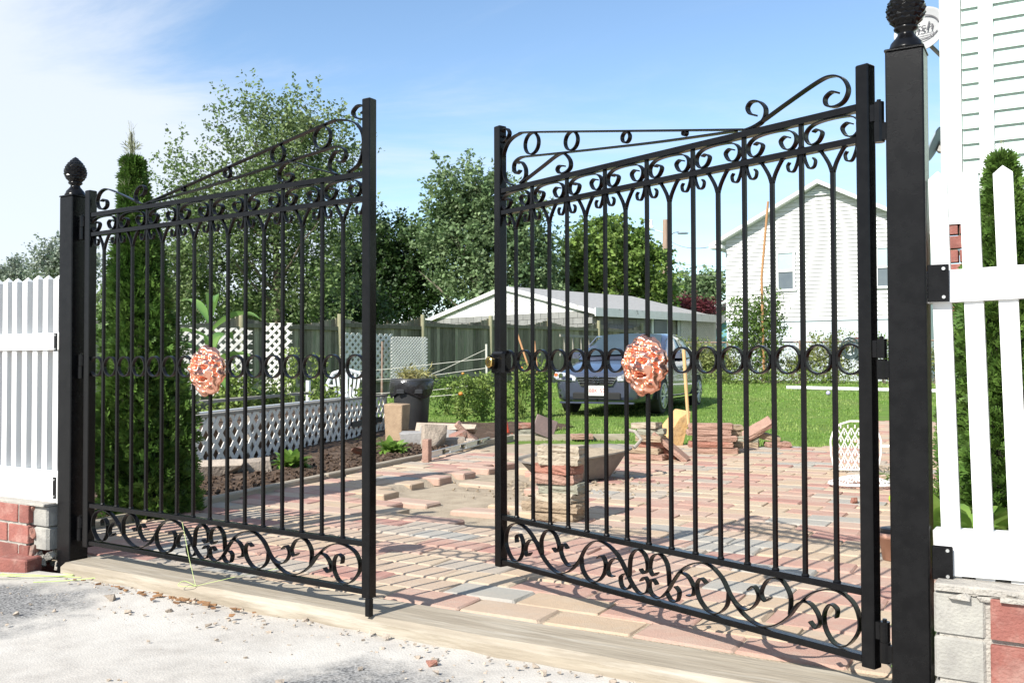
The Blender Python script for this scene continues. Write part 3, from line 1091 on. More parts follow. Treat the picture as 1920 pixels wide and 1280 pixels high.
def lion_mesh():
    """lion mask: broad face with brows, deep eyes, long nose, muzzle and open mouth, mane of swept locks, pointed beard (front is +y)"""
    nr, na = 54, 140
    V, Fs = [], []
    lock = random.Random(4)
    ph = [lock.uniform(0, 6.28) for _ in range(6)]

    def g(x, z, cx, cz, sx, sz):
        return math.exp(-((x - cx) / sx) ** 2 - ((z - cz) / sz) ** 2)

    def pair(x, z, cx, cz, sx, sz):
        return g(x, z, -cx, cz, sx, sz) + g(x, z, cx, cz, sx, sz)
    for i in range(nr + 1):
        r = i / nr
        for j in range(na):
            a = 2 * math.pi * j / na
            oz = math.sin(a)
            out = 1 + .035 * math.sin(9 * a + ph[0]) + .025 * math.sin(17 * a + ph[1])
            if oz < -.6:
                out *= 1 + .24 * ((-oz - .6) / .4) ** 1.5
            if oz > .75:
                out *= 1 + .12 * (oz - .75) / .25
            x = math.cos(a) * r * out
            z = oz * r * out
            # the face is an oval set forward of the mane
            fr = math.hypot(x / .56, (z + .10) / .66)
            m = max(0.0, min(1.0, (fr - .92) / .22))
            m = m * m * (3 - 2 * m)
            y = .50 * math.sqrt(max(0, 1 - (r * .985) ** 2.4)) + .10 * (1 - m)
            sw = 10 * a + 4.0 * r * (1 if math.cos(a) > 0 else -1)
            edge = max(0.0, 1 - r ** 6)
            tuft = abs(math.sin(sw * .5 + .8 * math.sin(9 * r + ph[2]))) - .5
            y += m * edge * (.24 * tuft + .10 * (abs(math.sin(sw * 1.03 + 6 * r + ph[4])) - .5) + .10 * math.sin(21 * r + 2.5 * math.sin(4 * a + ph[3])))
            # groove between face and mane
            y -= .09 * math.exp(-((fr - 1.0) / .09) ** 2)
            face = .30 * g(x, z, 0, .05, .10, .30) + .34 * g(x, z, 0, -.17, .15, .12) + .24 * pair(x, z, .13, -.26, .14, .11) \
                + .22 * pair(x, z, .21, .26, .16, .07) - .30 * pair(x, z, .21, .11, .10, .065) + .15 * pair(x, z, .205, .105, .045, .04) \
                + .13 * pair(x, z, .34, -.06, .12, .14) - .42 * g(x, z, 0, -.44, .22, .05) + .20 * g(x, z, 0, -.57, .18, .07) \
                + .16 * g(x, z, 0, .44, .26, .08) - .10 * g(x, z, 0, .36, .03, .10) - .14 * pair(x, z, .07, -.20, .03, .028) - .08 * g(x, z, 0, -.30, .018, .09)
            y += face * (1 - .8 * m)
            if z < -.68:
                y += .05 * math.sin(30 * x) * edge
            V.append((x * .090, max(0, y) * .070 if i < nr else 0.0, z * .088))
    for i in range(nr):
        for j in range(na):
            a, b = i * na + j, i * na + (j + 1) % na
            Fs.append((a, b, b + na, a + na))
    return np_mesh('lion_head', V, Fs)


LION = lion_mesh()


def build_leaf(name, label, loc, d, bay, ztop, zbu, zb, face, lock, wx=0.0):
    rz = math.atan2(d[1], d[0])
    g = thing(name, label, 'gate', (loc[0], loc[1], 0), rz, 'pair of gate leaves')
    W = 16 * bay + wx
    z2 = ztop - .090

    def X(t):
        return (16 - t) * bay + wx * max(0, 1 - t) 

    ST = .039
    MB().box((0, 0, (ztop + .115 + zb - .02) / 2), (ST, ST, ztop + .115 - zb + .02), ch=.003).build('hinge_stile', M_IRON, g)
    st = MB().box((W, 0, (ztop + .272 + zb - .02) / 2), (ST, ST, ztop + .272 - zb + .02), ch=.003).build('lock_stile', M_IRON, g)
    for z, hh in ((ztop, .020), (z2, .019), (zbu, .019), (zb, .019)):
        MB().box((W / 2, 0, z), (W - ST, .028, hh), ch=.002).build('rail', M_IRON, g)
    # upright bars; the even ones run through to the top rail, the odd ones end in a fork
    weld = [(.0105, -.001), (.0115, .002), (.0085, .007), (.0065, .008)]
    long_me = MB().box((0, 0, (ztop + zbu) / 2), (.013, .013, ztop - zbu - .02), ch=.0015).lathe(weld, 10, (0, 0, zbu + .0095)).lathe(weld, 10, (0, 0, z2 + .0095)).mesh('bar')
    long_me.materials.append(M_IRON)
    zf = z2 - .072
    odd = MB().box((0, 0, (zf + zbu) / 2 + .004), (.013, .013, zf - zbu + .002), ch=.0015)
    odd.lathe(weld, 10, (0, 0, zbu + .0095))
    odd.lathe([(.007, -.006), (.0095, -.002), (.0095, .003), (.007, .006)], 10, (0, 0, zf))
    odd_me = odd.mesh('bar')
    odd_me.materials.append(M_IRON)
    fork = MB()
    for s in (-1, 1):
        fork.ribbon(spline([(s * .002, zf - .006), (s * .010, zf + .018), (s * .022, zf + .04), (s * .036, z2 - .012), (s * .044, z2 - .008)], 5), .013, .0065)
    fork_me = fork.mesh('fork')
    fork_me.materials.append(M_IRON)
    curl = MB()
    curl.ribbon(spline([(.009, z2 - .010), (.014, z2 - .030), (.026, z2 - .052), (.042, z2 - .050), (.047, z2 - .034), (.040, z2 - .024)], 5), .013, .0045)
    curl_me = curl.mesh('drop_curl')
    curl_me.materials.append(M_IRON)
    for t in range(1, 16):
        o = bpy.data.objects.new('bar', odd_me if t % 2 else long_me)
        COL.objects.link(o)
        o.parent = g
        o.location = (X(t), 0, 0)
        if t % 2:
            f = bpy.data.objects.new('fork', fork_me)
            COL.objects.link(f)
            f.parent = g
            f.location = (X(t), 0, 0)
    for t in range(0, 17, 2):
        for s in (-1, 1):
            if (t == 0 and s > 0) or (t == 16 and s < 0):
                continue
            o = bpy.data.objects.new('drop_curl', curl_me)
            COL.objects.link(o)
            o.parent = g
            o.location = (X(t) + (s * .016 if t in (0, 16) else 0), 0, 0)
            o.scale = (s, 1, 1)
    # ring course
    rr_ = (bay - .013) / 2 - .0005
    ring = MB().ribbon([(math.cos(a) * (rr_ - .003), math.sin(a) * (rr_ - .003)) for a in np.linspace(0, 2 * math.pi, 37)], .0145, .006).mesh('ring')
    ring.materials.append(M_IRON)
    zr = ztop - .70
    for t in range(16):
        if t in (7, 8):
            continue
        o = bpy.data.objects.new('ring', ring)
        COL.objects.link(o)
        o.parent = g
        o.location = (X(t + .5), 0, zr)
    # scrolls between the two top rails
    h0, h1 = z2 + .0115, ztop - .0125
    cs = MB().ribbon(spline([((s - .5) * (2 * bay - .018), h0 + q * (h1 - h0)) for s, q in CS], 6), .019, .004).mesh('c_scroll')
    cs.materials.append(M_IRON)
    for k in range(8):
        o = bpy.data.objects.new('c_scroll', cs)
        COL.objects.link(o)
        o.parent = g
        o.location = (X(2 * k + 1), 0, 0)
    # bottom scroll panel
    b0, b1 = zb + .0135, zbu - .0135
    for mir in (0, 1):
        for path in BOT:
            pp = [((16 - t) if mir else t, b0 + q * (b1 - b0)) for t, q in path]
            MB().ribbon(spline([(X(t), z) for t, z in pp], 7), .020, .0042).build('bottom_scroll', M_IRON, g)
    # overthrow of bars, scrolls and graded rings
    for path in TOP:
        MB().ribbon(spline([(X(t), ztop + .006 + z) for t, z in path], 7), .019, .0055).build('top_scroll', M_IRON, g)
    for t, z, r in TOPRINGS:
        MB().ribbon([(X(t) + math.cos(a) * r, ztop + .006 + z + math.sin(a) * r) for a in np.linspace(0, 2 * math.pi, 33)], .017, .0045).build('top_ring', M_IRON, g)
    # lion mask on the middle bar
    lo = link('lion_head', LION, M_COPPER, g, smooth=True)
    tag(lo, 'polished copper lion head mask on the middle bar')
    lo.location = (X(8), face * .013, zr - .012)
    lo.rotation_euler = (0, 0, R(11) + (0 if face > 0 else math.pi))
    # hinges towards the post
    for z in (ztop - .055, zr, zb + .06):
        hb = MB()
        hb.tube([(-.047, face * .012, z + .002), (-.047, face * .012, z + .055)], .0135, 12)
        hb.tube([(-.047, face * .012, z - .055), (-.047, face * .012, z)], .0145, 12)
        hb.tube([(-.047, face * .012, z + .055), (-.047, face * .012, z + .062)], .006, 8)
        hb.box((-.034, face * .012, z + .028), (.02, .014, .046))
        hb.box((-.060, face * .012, z - .028), (.02, .014, .046))
        hb.build('hinge', M_IRON, g)
    if lock:
        lb = MB()
        zz = zr - .005
        lb.box((W - .012, face * .006, zz), (.088, .052, .088), ch=.01)
        lk = lb.build('lock_case', M_IRON, g)
        c = MB()
        c.tube([(W + .004, face * .03, zz), (W + .004, face * .050, zz)], .029, 24)
        c.build('lock_rim', M_IRON, lk)
        c = MB()
        c.tube([(W + .004, face * .035, zz), (W + .004, face * .060, zz), (W + .004, face * .063, zz)], [.023, .023, .019], 24)
        cy = c.build('lock_cylinder', M_BRASS, lk, smooth=False)
        tag(cy, 'round brass lock cylinder')
        MB().box((W + .004, face * .0635, zz), (.003, .003, .014)).build('keyhole', M_DARK, lk)
    else:
        bo = MB()
        bo.box((W + .012, face * .012, (zb - .02) / 2 + .0075), (.022, .022, zb - .02 - .015), ch=.002)
        bo.box((W + .012, face * .012, zb + .10), (.018, .018, .22), ch=.002)
        tag(bo.build('drop_bolt', M_IRON, g), 'drop bolt standing on the timber')
    return g


left_leaf = build_leaf('gate_leaf', 'black iron gate leaf with drop bolt, on the left, in line with the timber sill',
                       HL, (.8358, -.5491), .10609, 1.606, .269, .098, -1, False, .022)
right_leaf = build_leaf('gate_leaf', 'black iron gate leaf with brass lock, on the right, swung into the yard',
                        HR, (-.6269, .7791), .10266, 1.626, .287, .105, 1, True)


def pinecone(parent, z0):
    b = MB().lathe([(.047, 0), (.047, .006), (.043, .012), (.040, .022), (.030, .034), (.022, .044), (.021, .052), (.030, .058), (.032, .063), (.028, .068)], 28)
    o = b.build('finial_base', M_IRON, parent, smooth=True)
    o.location = (0, 0, z0)
    c = MB()

    def rad(t):
        return .050 * (math.sin(math.pi * min(1, (t * .93 + .07)) ** .80)) ** .72
    H = .118
    c.lathe([(max(.002, rad(t) * .93), t * H) for t in np.linspace(0.0, 1, 18)], 24)
    rows = 11
    for i in range(rows):
        t = .04 + .9 * i / (rows - 1)
        n = 13 if t < .75 else 9
        for k in range(n):
            a = 2 * math.pi * (k + .5 * (i % 2)) / n
            r = rad(t)
            w = math.pi * r / n * 1.25
            hh = H * .085
            ca_, sa_ = math.cos(a), math.sin(a)

            def q(rr_, side, dz):
                return (ca_ * rr_ - sa_ * side, sa_ * rr_ + ca_ * side, t * H + dz)
            rt, rb = rad(min(1, t + .08)), rad(max(0, t - .07))
            c.add([q(rb * .93, 0, -hh), q(r * .95, w, 0), q(rt * .93, 0, hh), q(r * .95, -w, 0), q(r * 1.035 + .001, 0, hh * .1)],
                  [(0, 1, 4), (1, 2, 4), (2, 3, 4), (3, 0, 4)])
    o = c.build('pine_cone', M_IRON, parent, fix=False)
    o.location = (0, 0, z0 + .066)


def gate_post(p, label, H):
    g = thing('gate_post', label, 'gate post', (p.x, p.y, 0), GATE_RZ, 'gate posts')
    MB().box((0, 0, (H - .10) / 2), (.096, .096, H + .10), ch=.004).build('shaft', M_POST, g)
    MB().box((0, 0, H + .003), (.100, .100, .006), ch=.002).build('cap_plate', M_POST, g)
    pinecone(g, H + .006)
    return g


LP_ = gate_pt(-.118)
RPp = gate_pt((HR - HL).dot(Vector((E_X, E_Y, 0))) + .108)
lp = gate_post(LP_, 'square black gate post with pine cone finial beside the left brick wall', 1.70)
rp = gate_post(RPp, 'square black gate post with pine cone finial nearest the camera, right of the gate', 1.755)


def bracket(parent, s, w, z, hgt, wid, yface):
    """steel plate from post to fence, two bolt holes"""
    o = MB().box((s, yface, z), (wid, .006, hgt), ch=.002).build('fence_bracket', M_POST, parent)
    for q in (.38, -.38):
        b = MB().tube([(s + wid * .26, yface - .003, z + q * hgt), (s + wid * .26, yface - .008, z + q * hgt)], .0045, 10)
        b.build('bolt', M_ALU, o)
    return o


bracket(rp, .076, 0, 1.125, .098, .052, -.036)
bracket(rp, .078, 0, .395, .088, .050, -.040)
bracket(lp, -.066, 0, 1.02, .085, .022, -.05)
bracket(lp, -.066, 0, .34, .10, .022, -.05)


# ================================================================== base earth under everything near
V = [(-60, -30, -.14), (60, -30, -.14), (60, 24, -.14), (-60, 24, -.14)]
tag(link('earth', np_mesh('earth', V, [(0, 1, 2, 3)]), M_SOIL), kind='structure')
S_RP = (RPp - HL).dot(Vector((E_X, E_Y, 0)))


# ================================================================== PICKET FENCES AND THEIR WALLS
def picket_fence(label, s0, s1, pitch, wid, dep, ztop, rails, lean, origin_s):
    o = gate_pt(origin_s)
    g = thing('picket_fence', label, 'fence', (o.x, o.y, 0), GATE_RZ, 'white picket fences')
    g.rotation_euler = (0, lean, GATE_RZ)
    zbot = rails[-1][0] - .03
    me = MB()
    h = ztop - zbot
    z0 = zbot
    x, y = wid / 2, dep / 2
    me.add([(-x, -y, z0), (x, -y, z0), (x, y, z0), (-x, y, z0), (-x, -y, ztop - .022), (x, -y, ztop - .022), (x, y, ztop - .022), (-x, y, ztop - .022), (0, 0, ztop)],
           [(3, 2, 1, 0), (0, 1, 5, 4), (1, 2, 6, 5), (2, 3, 7, 6), (3, 0, 4, 7), (4, 5, 8), (5, 6, 8), (6, 7, 8), (7, 4, 8)])
    pm_ = me.mesh('picket')
    pm_.materials.append(M_WHITE)
    n = int(round(abs(s1 - s0) / pitch)) + 1
    for i in range(n):
        s = s0 + (s1 - s0) * i / (n - 1)
        p = bpy.data.objects.new('picket', pm_)
        COL.objects.link(p)
        p.parent = g
        p.location = (s - origin_s + random.uniform(-.0015, .0015), random.uniform(-.001, .001), random.uniform(-.004, .004))
        p.rotation_euler = (0, random.uniform(-.004, .004), random.uniform(-.02, .02))
    a, b = min(s0, s1) - .04 - origin_s, max(s0, s1) + .04 - origin_s
    for za, zb_ in rails:
        MB().box(((a + b) / 2, 0, (za + zb_) / 2), (b - a, dep + .022, abs(zb_ - za)), ch=.004).build('rail', M_WHITE, g)
    return g


picket_fence('white picket fence on the brick wall left of the gate', -.235, -1.80, .083, .038, .034, 1.345, [(.985, 1.065), (.262, .413)], 0.0, -.235)
picket_fence('white picket fence right of the near gate post, arborvitae behind it', 3.630, 4.91, .080, .045, .03, 1.425, [(1.075, 1.16), (.362, .48)], R(-1.5), 3.66)


def brick_run(g, sa, sb, z0, courses, ch, bl, depth, y, skip=(), first=0.0, mat=None, name='brick'):
    me = MB().box((0, 0, 0), (bl, depth, ch - .013), ch=.003).mesh(name)
    me.materials.append(mat or M_BRICK)
    half = MB().box((0, 0, 0), (bl * .48, depth, ch - .013), ch=.003).mesh(name)
    half.materials.append(mat or M_BRICK)
    for c in range(courses):
        x = sa + (0 if c % 2 == 0 else -(bl + .012) / 2) + first
        k = 0
        while x < sb - .02:
            xa, xb = x, x + bl
            if xa >= sa - .001 and xb <= sb + .001:
                m, cx = me, (xa + xb) / 2
            elif xa < sa and xb > sa + bl * .3:
                m, cx = half, sa + bl * .24
            elif xb > sb and xa < sb - bl * .3:
                m, cx = half, xa + bl * .24
            else:
                x += bl + .012
                k += 1
                continue
            if (c, k) not in skip:
                o = bpy.data.objects.new(name, m)
                COL.objects.link(o)
                o.parent = g
                o.location = (cx, y + random.uniform(-.002, .002), z0 + ch * (c + .5))
                o.rotation_euler = (random.uniform(-.008, .008), random.uniform(-.006, .006), random.uniform(-.008, .008))
            x += bl + .012
            k += 1


# left wall
o0 = gate_pt(-.19)
lw = thing('brick_wall', 'low red brick wall with broken end under the white fence, left of the gate', 'wall', (o0.x, o0.y, 0), GATE_RZ, 'low masonry walls')
MB().box((-.91, .0, .095), (1.54, .189, .325)).build('mortar_core', M_MORTAR, lw)
MB().box((-.86, .0, .2615), (1.70, .19, .012), ch=.003).build('mortar_cap', M_MORTAR, lw)
brick_run(lw, -1.62, -.112, -.118, 4, .0945, .156, .20, 0.0, first=0.0)
MB().box((-.075, .01, .21), (.13, .17, .095), ch=.008).build('grey_block', M_BLOCK, lw)
MB().box((-.068, .01, .105), (.115, .165, .105), ch=.012).build('grey_block', M_BLOCK, lw)
rk = MB()
for k in range(14):
    rk.rock((random.uniform(-.13, -.01), random.uniform(-.09, .06), random.uniform(-.06, .04)), (.05, .05, .045), k + 40)
rk.build('broken_mortar', M_MORTAR, lw)
rk = MB().rock((-.128, -.07, .225), (.05, .05, .06), 77).rock((-.118, -.07, .135), (.045, .05, .07), 78).rock((-.12, -.075, .04), (.05, .04, .07), 79)
rk.build('broken_brick', M_BRICKB, lw)

# loose brick in front of it
p = on_ground(28, 1075, -.05)
lb = MB().box((0, 0, .033), (.17, .10, .068), ch=.006).build('loose_brick', M_BRICK)
lb.location = (p.x, p.y + .04, -.045)
lb.rotation_euler = (0.04, 0.03, R(-16))
tag(lb, 'loose red brick lying on the driveway against the brick wall', 'brick')

# right wall
o1 = gate_pt(S_RP + .055)
rw = thing('brick_wall', 'low wall of grey blocks and dark red bricks under the right-hand fence', 'wall', (o1.x, o1.y, 0), GATE_RZ, 'low masonry walls')
MB().box((.645, .0, .14), (1.25, .180, .40)).build('mortar_core', M_MORTAR, rw)
MB().box((.65, .0, .346), (1.28, .21, .018), ch=.004).build('mortar_cap', M_MORTAR, rw)
for c, z in enumerate((.281, .168, .052, -.062)):
    MB().box((.068 + random.uniform(-.004, .004), -.012, z), (.118, .17, .103), ch=.006).build('grey_block', M_BLOCK, rw)
brick_run(rw, .137, 1.27, -.112, 4, .112, .19, .20, -.004)
rk = MB()
for k in range(7):
    rk.rock((random.uniform(.02, .25), -.10 + random.uniform(-.01, .02), .335 + random.uniform(-.012, .008)), (.06, .03, .02), k + 140)
rk.build('mortar_lump', M_MORTAR, rw)

# ================================================================== HOUSE ON THE RIGHT
HC = Vector((2.915, 6.30, 0))
hs = thing('house', 'mint white clapboard house on a brick base, cut off by the right edge', 'house', HC, GATE_RZ)
ZS = 1.86
MB().box((4.03, 3.03, 3.1), (7.96, 5.96, 2.55)).build('wall_core', M_SIDE_G, hs)
MB().box((4.06, 3.06, .85), (7.88, 5.88, 2.02)).build('foundation', M_MORTAR, hs)
brick_run(hs, .0, 1.35, -.02, 20, .094, .20, .09, .03)


def clap(g, xa, xb, z, expo, y=-.012, lip=.026):
    """one clapboard: tilted face with a shadow lip"""
    me = MB()
    me.prism([(y, 0), (y - lip, 0), (y - .004, expo), (y + .01, expo)], xa, xb)
    me.v = [(q[1], q[0], q[2] + z) for q in me.v]
    return me


for i in range(25):
    z = ZS + i * .101
    for xa, xb in ((.135, .235), (.325, 2.6)):
        clap(hs, xa, xb, z, .101).build('clapboard', M_SIDE_G, hs, fix=True)
MB().box((.065, -.005, ZS + 1.27), (.13, .05, 2.56), ch=.004).build('corner_board', M_TRIM, hs)
MB().box((.28, -.022, ZS + 1.27), (.088, .05, 2.56), ch=.004).build('trim_board', M_TRIM, hs)
MB().box((1.3, -.012, ZS - .012), (2.6, .03, .022)).build('drip_edge', M_TRIM, hs)
rf = MB()
rf.prism([(-.35, 4.38), (3.0, 6.0), (6.35, 4.38), (6.35, 4.48), (3.0, 6.12), (-.35, 4.48)], -.3, 8.3)
rf.v = [(q[1], q[0], q[2]) for q in rf.v]
rf.build('roof', M_ROOF, hs, fix=True)


# ------------------------------------------------------------------ lettering
def text_mesh(body, size, extrude=.0006, shear=0.0, offset=0.0):
    c = bpy.data.curves.new('lettering', 'FONT')
    c.body = body
    c.size = size
    c.extrude = extrude
    c.shear = shear
    c.offset = offset
    c.align_x = 'CENTER'
    c.align_y = 'CENTER'
    o = bpy.data.objects.new('tmp', c)
    COL.objects.link(o)
    bpy.context.view_layer.update()
    me = bpy.data.meshes.new_from_object(o.evaluated_get(bpy.context.evaluated_depsgraph_get()))
    bpy.data.objects.remove(o)
    me.materials.clear()
    return me


def dish_obj(label, px, py, Y, r, normal, mat, arm_to, text):
    c = at(px, py, Y)
    n = Vector(normal).normalized()
    g = thing('satellite_dish', label, 'satellite dish', c)
    g.rotation_mode = 'QUATERNION'
    q = n.to_track_quat('Z', 'Y')
    g.rotation_quaternion = q
    prof = [(r * t, .20 * r * t * t) for t in np.linspace(0.02, 1, 12)]
    prof += [(r * 1.02, .20 * r), (r * 1.0, .20 * r - .012)] + [(r * t, .20 * r * t * t - .012) for t in np.linspace(.98, .02, 10)]
    MB().lathe(prof, 40).build('reflector', mat, g, smooth=True)
    qi = q.inverted()

    def loc(v):
        return qi @ (Vector(v) - c)
    e = loc(arm_to)
    m = MB()
    m.tube([(0, 0, -.012), (0, -.02, -.10), e], .018, 10)
    m.box((0, -.01, -.06), (.09, .11, .08), ch=.01)
    m.build('mount', M_WIRE, g)
    fa = MB()
    fa.tube([(0, -r * .98, .02), (0, -r * .75, r * 1.75)], .011, 8)
    fa.build('feed_arm', M_DISH, g)
    fd = MB()
    fd.box((0, -r * .62, r * 1.80), (.055, .13, .06), ch=.01)
    fd.tube([(0, -r * .38, r * 1.80), (0, -r * .32, r * 1.62)], .03, 12)
    fd.build('receiver', M_WHITE2, g)
    if text:
        tm = text_mesh('dish', r * .62, shear=.12)
        t = link('lettering', tm, M_INK, g)
        t.location = (r * .02, r * .10, .20 * r * .35 + .012)
        t.rotation_euler = (R(-5), 0, 0)
        tm = text_mesh('network', r * .13)
        t = link('lettering', tm, M_INK, g)
        t.location = (r * .22, -r * .30, .20 * r * .35 + .010)
        fr = MB()
        for xx, yy, w_, h_ in ((0, .1, .62, .02), (0, -.1, .62, .02), (.31, 0, .02, .22), (-.31, 0, .02, .22)):
            fr.box((r * (.22 + xx), r * (-.30 + yy), .20 * r * .35 + .010), (r * w_, r * h_, .001))
        fr.build('logo_frame', M_INK, g)
        sw = MB()
        pts = [(r * .75 * math.cos(a), r * .55 * math.sin(a) + r * .05) for a in np.linspace(R(200), R(335), 14)]
        sw.ribbon(pts, .0012, r * .05)
        sw.v = [(v[0], v[2], v[1] + .20 * r * .45 + .012) for v in sw.v]
        sw.build('logo_swoosh', M_INK, g)
        sw = MB()
        pts = [(r * .72 * math.cos(a), r * .60 * math.sin(a) + r * .05) for a in np.linspace(R(15), R(80), 9)]
        sw.ribbon(pts, .0012, r * .05)
        sw.v = [(v[0], v[2], v[1] + .20 * r * .5 + .012) for v in sw.v]
        sw.build('logo_swoosh', M_INK, g)
    return g


dish_obj('grey satellite dish with lettering behind the right post finial', 1727, 60, 8.4, .222, (-.62, -.74, .26), M_DISH, (4.40, 8.62, at(1775, 185, 8.6).z), True)
dish_obj('smaller blue grey satellite dish lower on the house side', 1757, 272, 8.9, .165, (-.70, .45, .35), M_DISHD, (4.58, 8.92, at(1776, 300, 8.9).z), False)
mp_ = MB()
a_ = at(1733, 330, 9.2)
mp_.tube([(a_.x, a_.y, .5), (a_.x, a_.y, at(1733, 118, 9.2).z)], .028, 10)
tag(mp_.build('vent_pipe', M_TRIM), 'slim white upright pipe beside the right gate post, below the dish', 'pipe')


# ================================================================== ARBORVITAE
def arborvitae(label, base, H, prof, n, tip_n, seed, group, lean=0.0):
    """conical evergreen of flat scaly sprays; prof: [(height fraction, radius)]"""
    rs = np.random.default_rng(seed)
    g = thing('arborvitae', label, 'evergreen', (base[0], base[1], base[2]), 0, group)
    tr = MB().tube([(0, 0, 0), (0.01, 0, H * .5), (0, 0, H * .93)], [.035, .022, .004], 8)
    tr.build('trunk', M_BARK, g)
    hs_, rs_ = zip(*prof)

    def sprays(n_, lo, hi, mat, nm, ln, thin):
        t = lo + (hi - lo) * rs.uniform(0, 1, n_) ** 1.15
        rad = np.interp(t, hs_, rs_)
        a = rs.uniform(0, 2 * np.pi, n_)
        lump = 1 + .14 * np.sin(5 * a + 9 * t) + .12 * np.sin(3 * a - 17 * t) + .08 * np.sin(11 * a + 31 * t)
        q = np.where(rs.uniform(0, 1, n_) < .75, rs.uniform(.72, 1.0, n_), rs.uniform(.25, .8, n_))
        r = rad * lump * q
        C = np.stack([r * np.cos(a), r * np.sin(a), t * H], 1)
        out = np.stack([np.cos(a), np.sin(a), np.full(n_, 1.1)], 1) + rs.normal(size=(n_, 3)) * .55
        out /= np.linalg.norm(out, axis=1)[:, None]
        side = np.cross(out, rs.normal(size=(n_, 3)))
        side /= np.linalg.norm(side, axis=1)[:, None]
        L_ = rs.uniform(.6, 1.25, n_) * ln
        V_, Q_ = [], []
        # each spray: a stem with four narrow forward-swept fingers
        for k, (f, sgn, ll, ww) in enumerate(((0, 0, 1.0, .10), (.15, 1, .6, .085), (.3, -1, .6, .085), (.5, 1, .45, .075), (.6, -1, .4, .075))):
            b = C + out * (L_ * f)[:, None]
            d = out + side * (.75 * sgn)
            d /= np.linalg.norm(d, axis=1)[:, None]
            e = b + d * (L_ * ll)[:, None]
            w = np.cross(d, np.cross(out, side))
            w = w / (np.linalg.norm(w, axis=1)[:, None] + 1e-9) * (L_ * ww * thin)[:, None]
            m = b + d * (L_ * ll * .6)[:, None]
            V_.append(np.stack([b, m + w, e, m - w], 1))
        V_ = np.stack(V_, 1).reshape(-1, 3)
        Q_ = np.arange(len(V_)).reshape(-1, 4)
        return link(nm, np_mesh(nm, V_, Q_), mat, g)
    sprays(n, .0, .93 if not lean else .89, M_ARBOR, 'foliage', .075, 1.0)
    if tip_n:
        sprays(tip_n // 3, .74, .93, M_ARBORT, 'dry_sprays', .08, .4)
        r3 = random.Random(seed)
        tw = MB()
        for k in range(tip_n // 6):
            a = r3.uniform(0, 6.28)
            t0 = r3.uniform(.76, .93)
            q = np.interp(t0, hs_, rs_) * r3.uniform(.2, 1.0)
            p0 = Vector((q * math.cos(a), q * math.sin(a), t0 * H))
            ln = r3.uniform(.08, .20)
            p1 = p0 + Vector((math.cos(a) * .18 * r3.random(), math.sin(a) * .18 * r3.random(), 1)).normalized() * ln
            if p1.z > H * 1.02:
                continue
            tw.tube([p0, p1], [.0022, .0008], 4)
            for j in range(4):
                b = p0.lerp(p1, .2 + .2 * j)
                e = b + Vector((r3.uniform(-.6, .6), r3.uniform(-.6, .6), .8)).normalized() * ln * .3
                tw.tube([b, e], [.0014, .0006], 4)
        tw.tube([(0, 0, H * .8), (0, 0, H)], [.006, .001], 5)
        tw.build('bare_tip', M_ARBORT, g)
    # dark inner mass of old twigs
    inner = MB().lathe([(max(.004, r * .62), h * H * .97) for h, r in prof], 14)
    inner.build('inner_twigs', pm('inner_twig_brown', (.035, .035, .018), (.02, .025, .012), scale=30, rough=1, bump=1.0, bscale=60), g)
    if lean:
        for ch_ in g.children:
            for v in ch_.data.vertices:
                v.co.x += lean * v.co.z / H
    return g


b0 = on_ground(268, 965)
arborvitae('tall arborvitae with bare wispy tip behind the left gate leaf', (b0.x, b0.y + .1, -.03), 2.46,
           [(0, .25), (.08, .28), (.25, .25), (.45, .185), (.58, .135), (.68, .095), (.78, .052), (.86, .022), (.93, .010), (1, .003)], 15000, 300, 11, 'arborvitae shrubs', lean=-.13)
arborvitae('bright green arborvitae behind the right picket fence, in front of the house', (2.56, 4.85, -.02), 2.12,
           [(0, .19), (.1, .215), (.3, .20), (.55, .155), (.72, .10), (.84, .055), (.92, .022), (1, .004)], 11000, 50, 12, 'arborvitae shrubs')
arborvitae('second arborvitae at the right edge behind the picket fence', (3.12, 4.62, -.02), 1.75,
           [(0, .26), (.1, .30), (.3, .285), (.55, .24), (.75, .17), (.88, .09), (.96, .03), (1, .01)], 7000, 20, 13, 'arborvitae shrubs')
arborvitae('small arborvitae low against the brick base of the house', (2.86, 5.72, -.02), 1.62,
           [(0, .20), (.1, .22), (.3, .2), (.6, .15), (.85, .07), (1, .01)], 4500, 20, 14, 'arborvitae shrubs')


# ================================================================== broad-leaved plants
def strap(mb, base, az, length, width, rise, droop, n=7, cup=.25):
    """one arching leaf with a folded midrib"""
    d = Vector((math.cos(az), math.sin(az), 0))
    s = Vector((-d.y, d.x, 0))
    L_ = []
    for i in range(n + 1):
        t = i / n
        p = Vector(base) + d * (length * t * (1 - .25 * droop * t)) + Vector((0, 0, rise * t - droop * length * t * t))
        w = width * (math.sin(math.pi * min(1, t * .88 + .10)) ** .8) / 2
        L_.append((p + s * w + Vector((0, 0, cup * w)), p, p - s * w + Vector((0, 0, cup * w))))
    vs_ = [tuple(v) for r_ in L_ for v in r_]
    fs = []
    for i in range(n):
        a = 3 * i
        fs += [(a, a + 1, a + 4, a + 3), (a + 1, a + 2, a + 5, a + 4)]
    mb.add(vs_, fs)


def hosta(label, p, n, ln, seed, name='hosta'):
    rr = random.Random(seed)
    g = thing(name, label, 'plant', (p.x, p.y, 0), 0, 'leafy clumps by the paving')
    for i in range(n):
        m = MB()
        az = rr.uniform(0, 6.28)
        k = rr.uniform(.4, 1.1)
        strap(m, (math.cos(az) * .02, math.sin(az) * .02, .01), az, ln * k, ln * .42 * rr.uniform(.8, 1.1), ln * rr.uniform(.5, 1.25), rr.uniform(.35, .8))
        m.build('leaf', M_HOSTA, g, smooth=True)
    return g


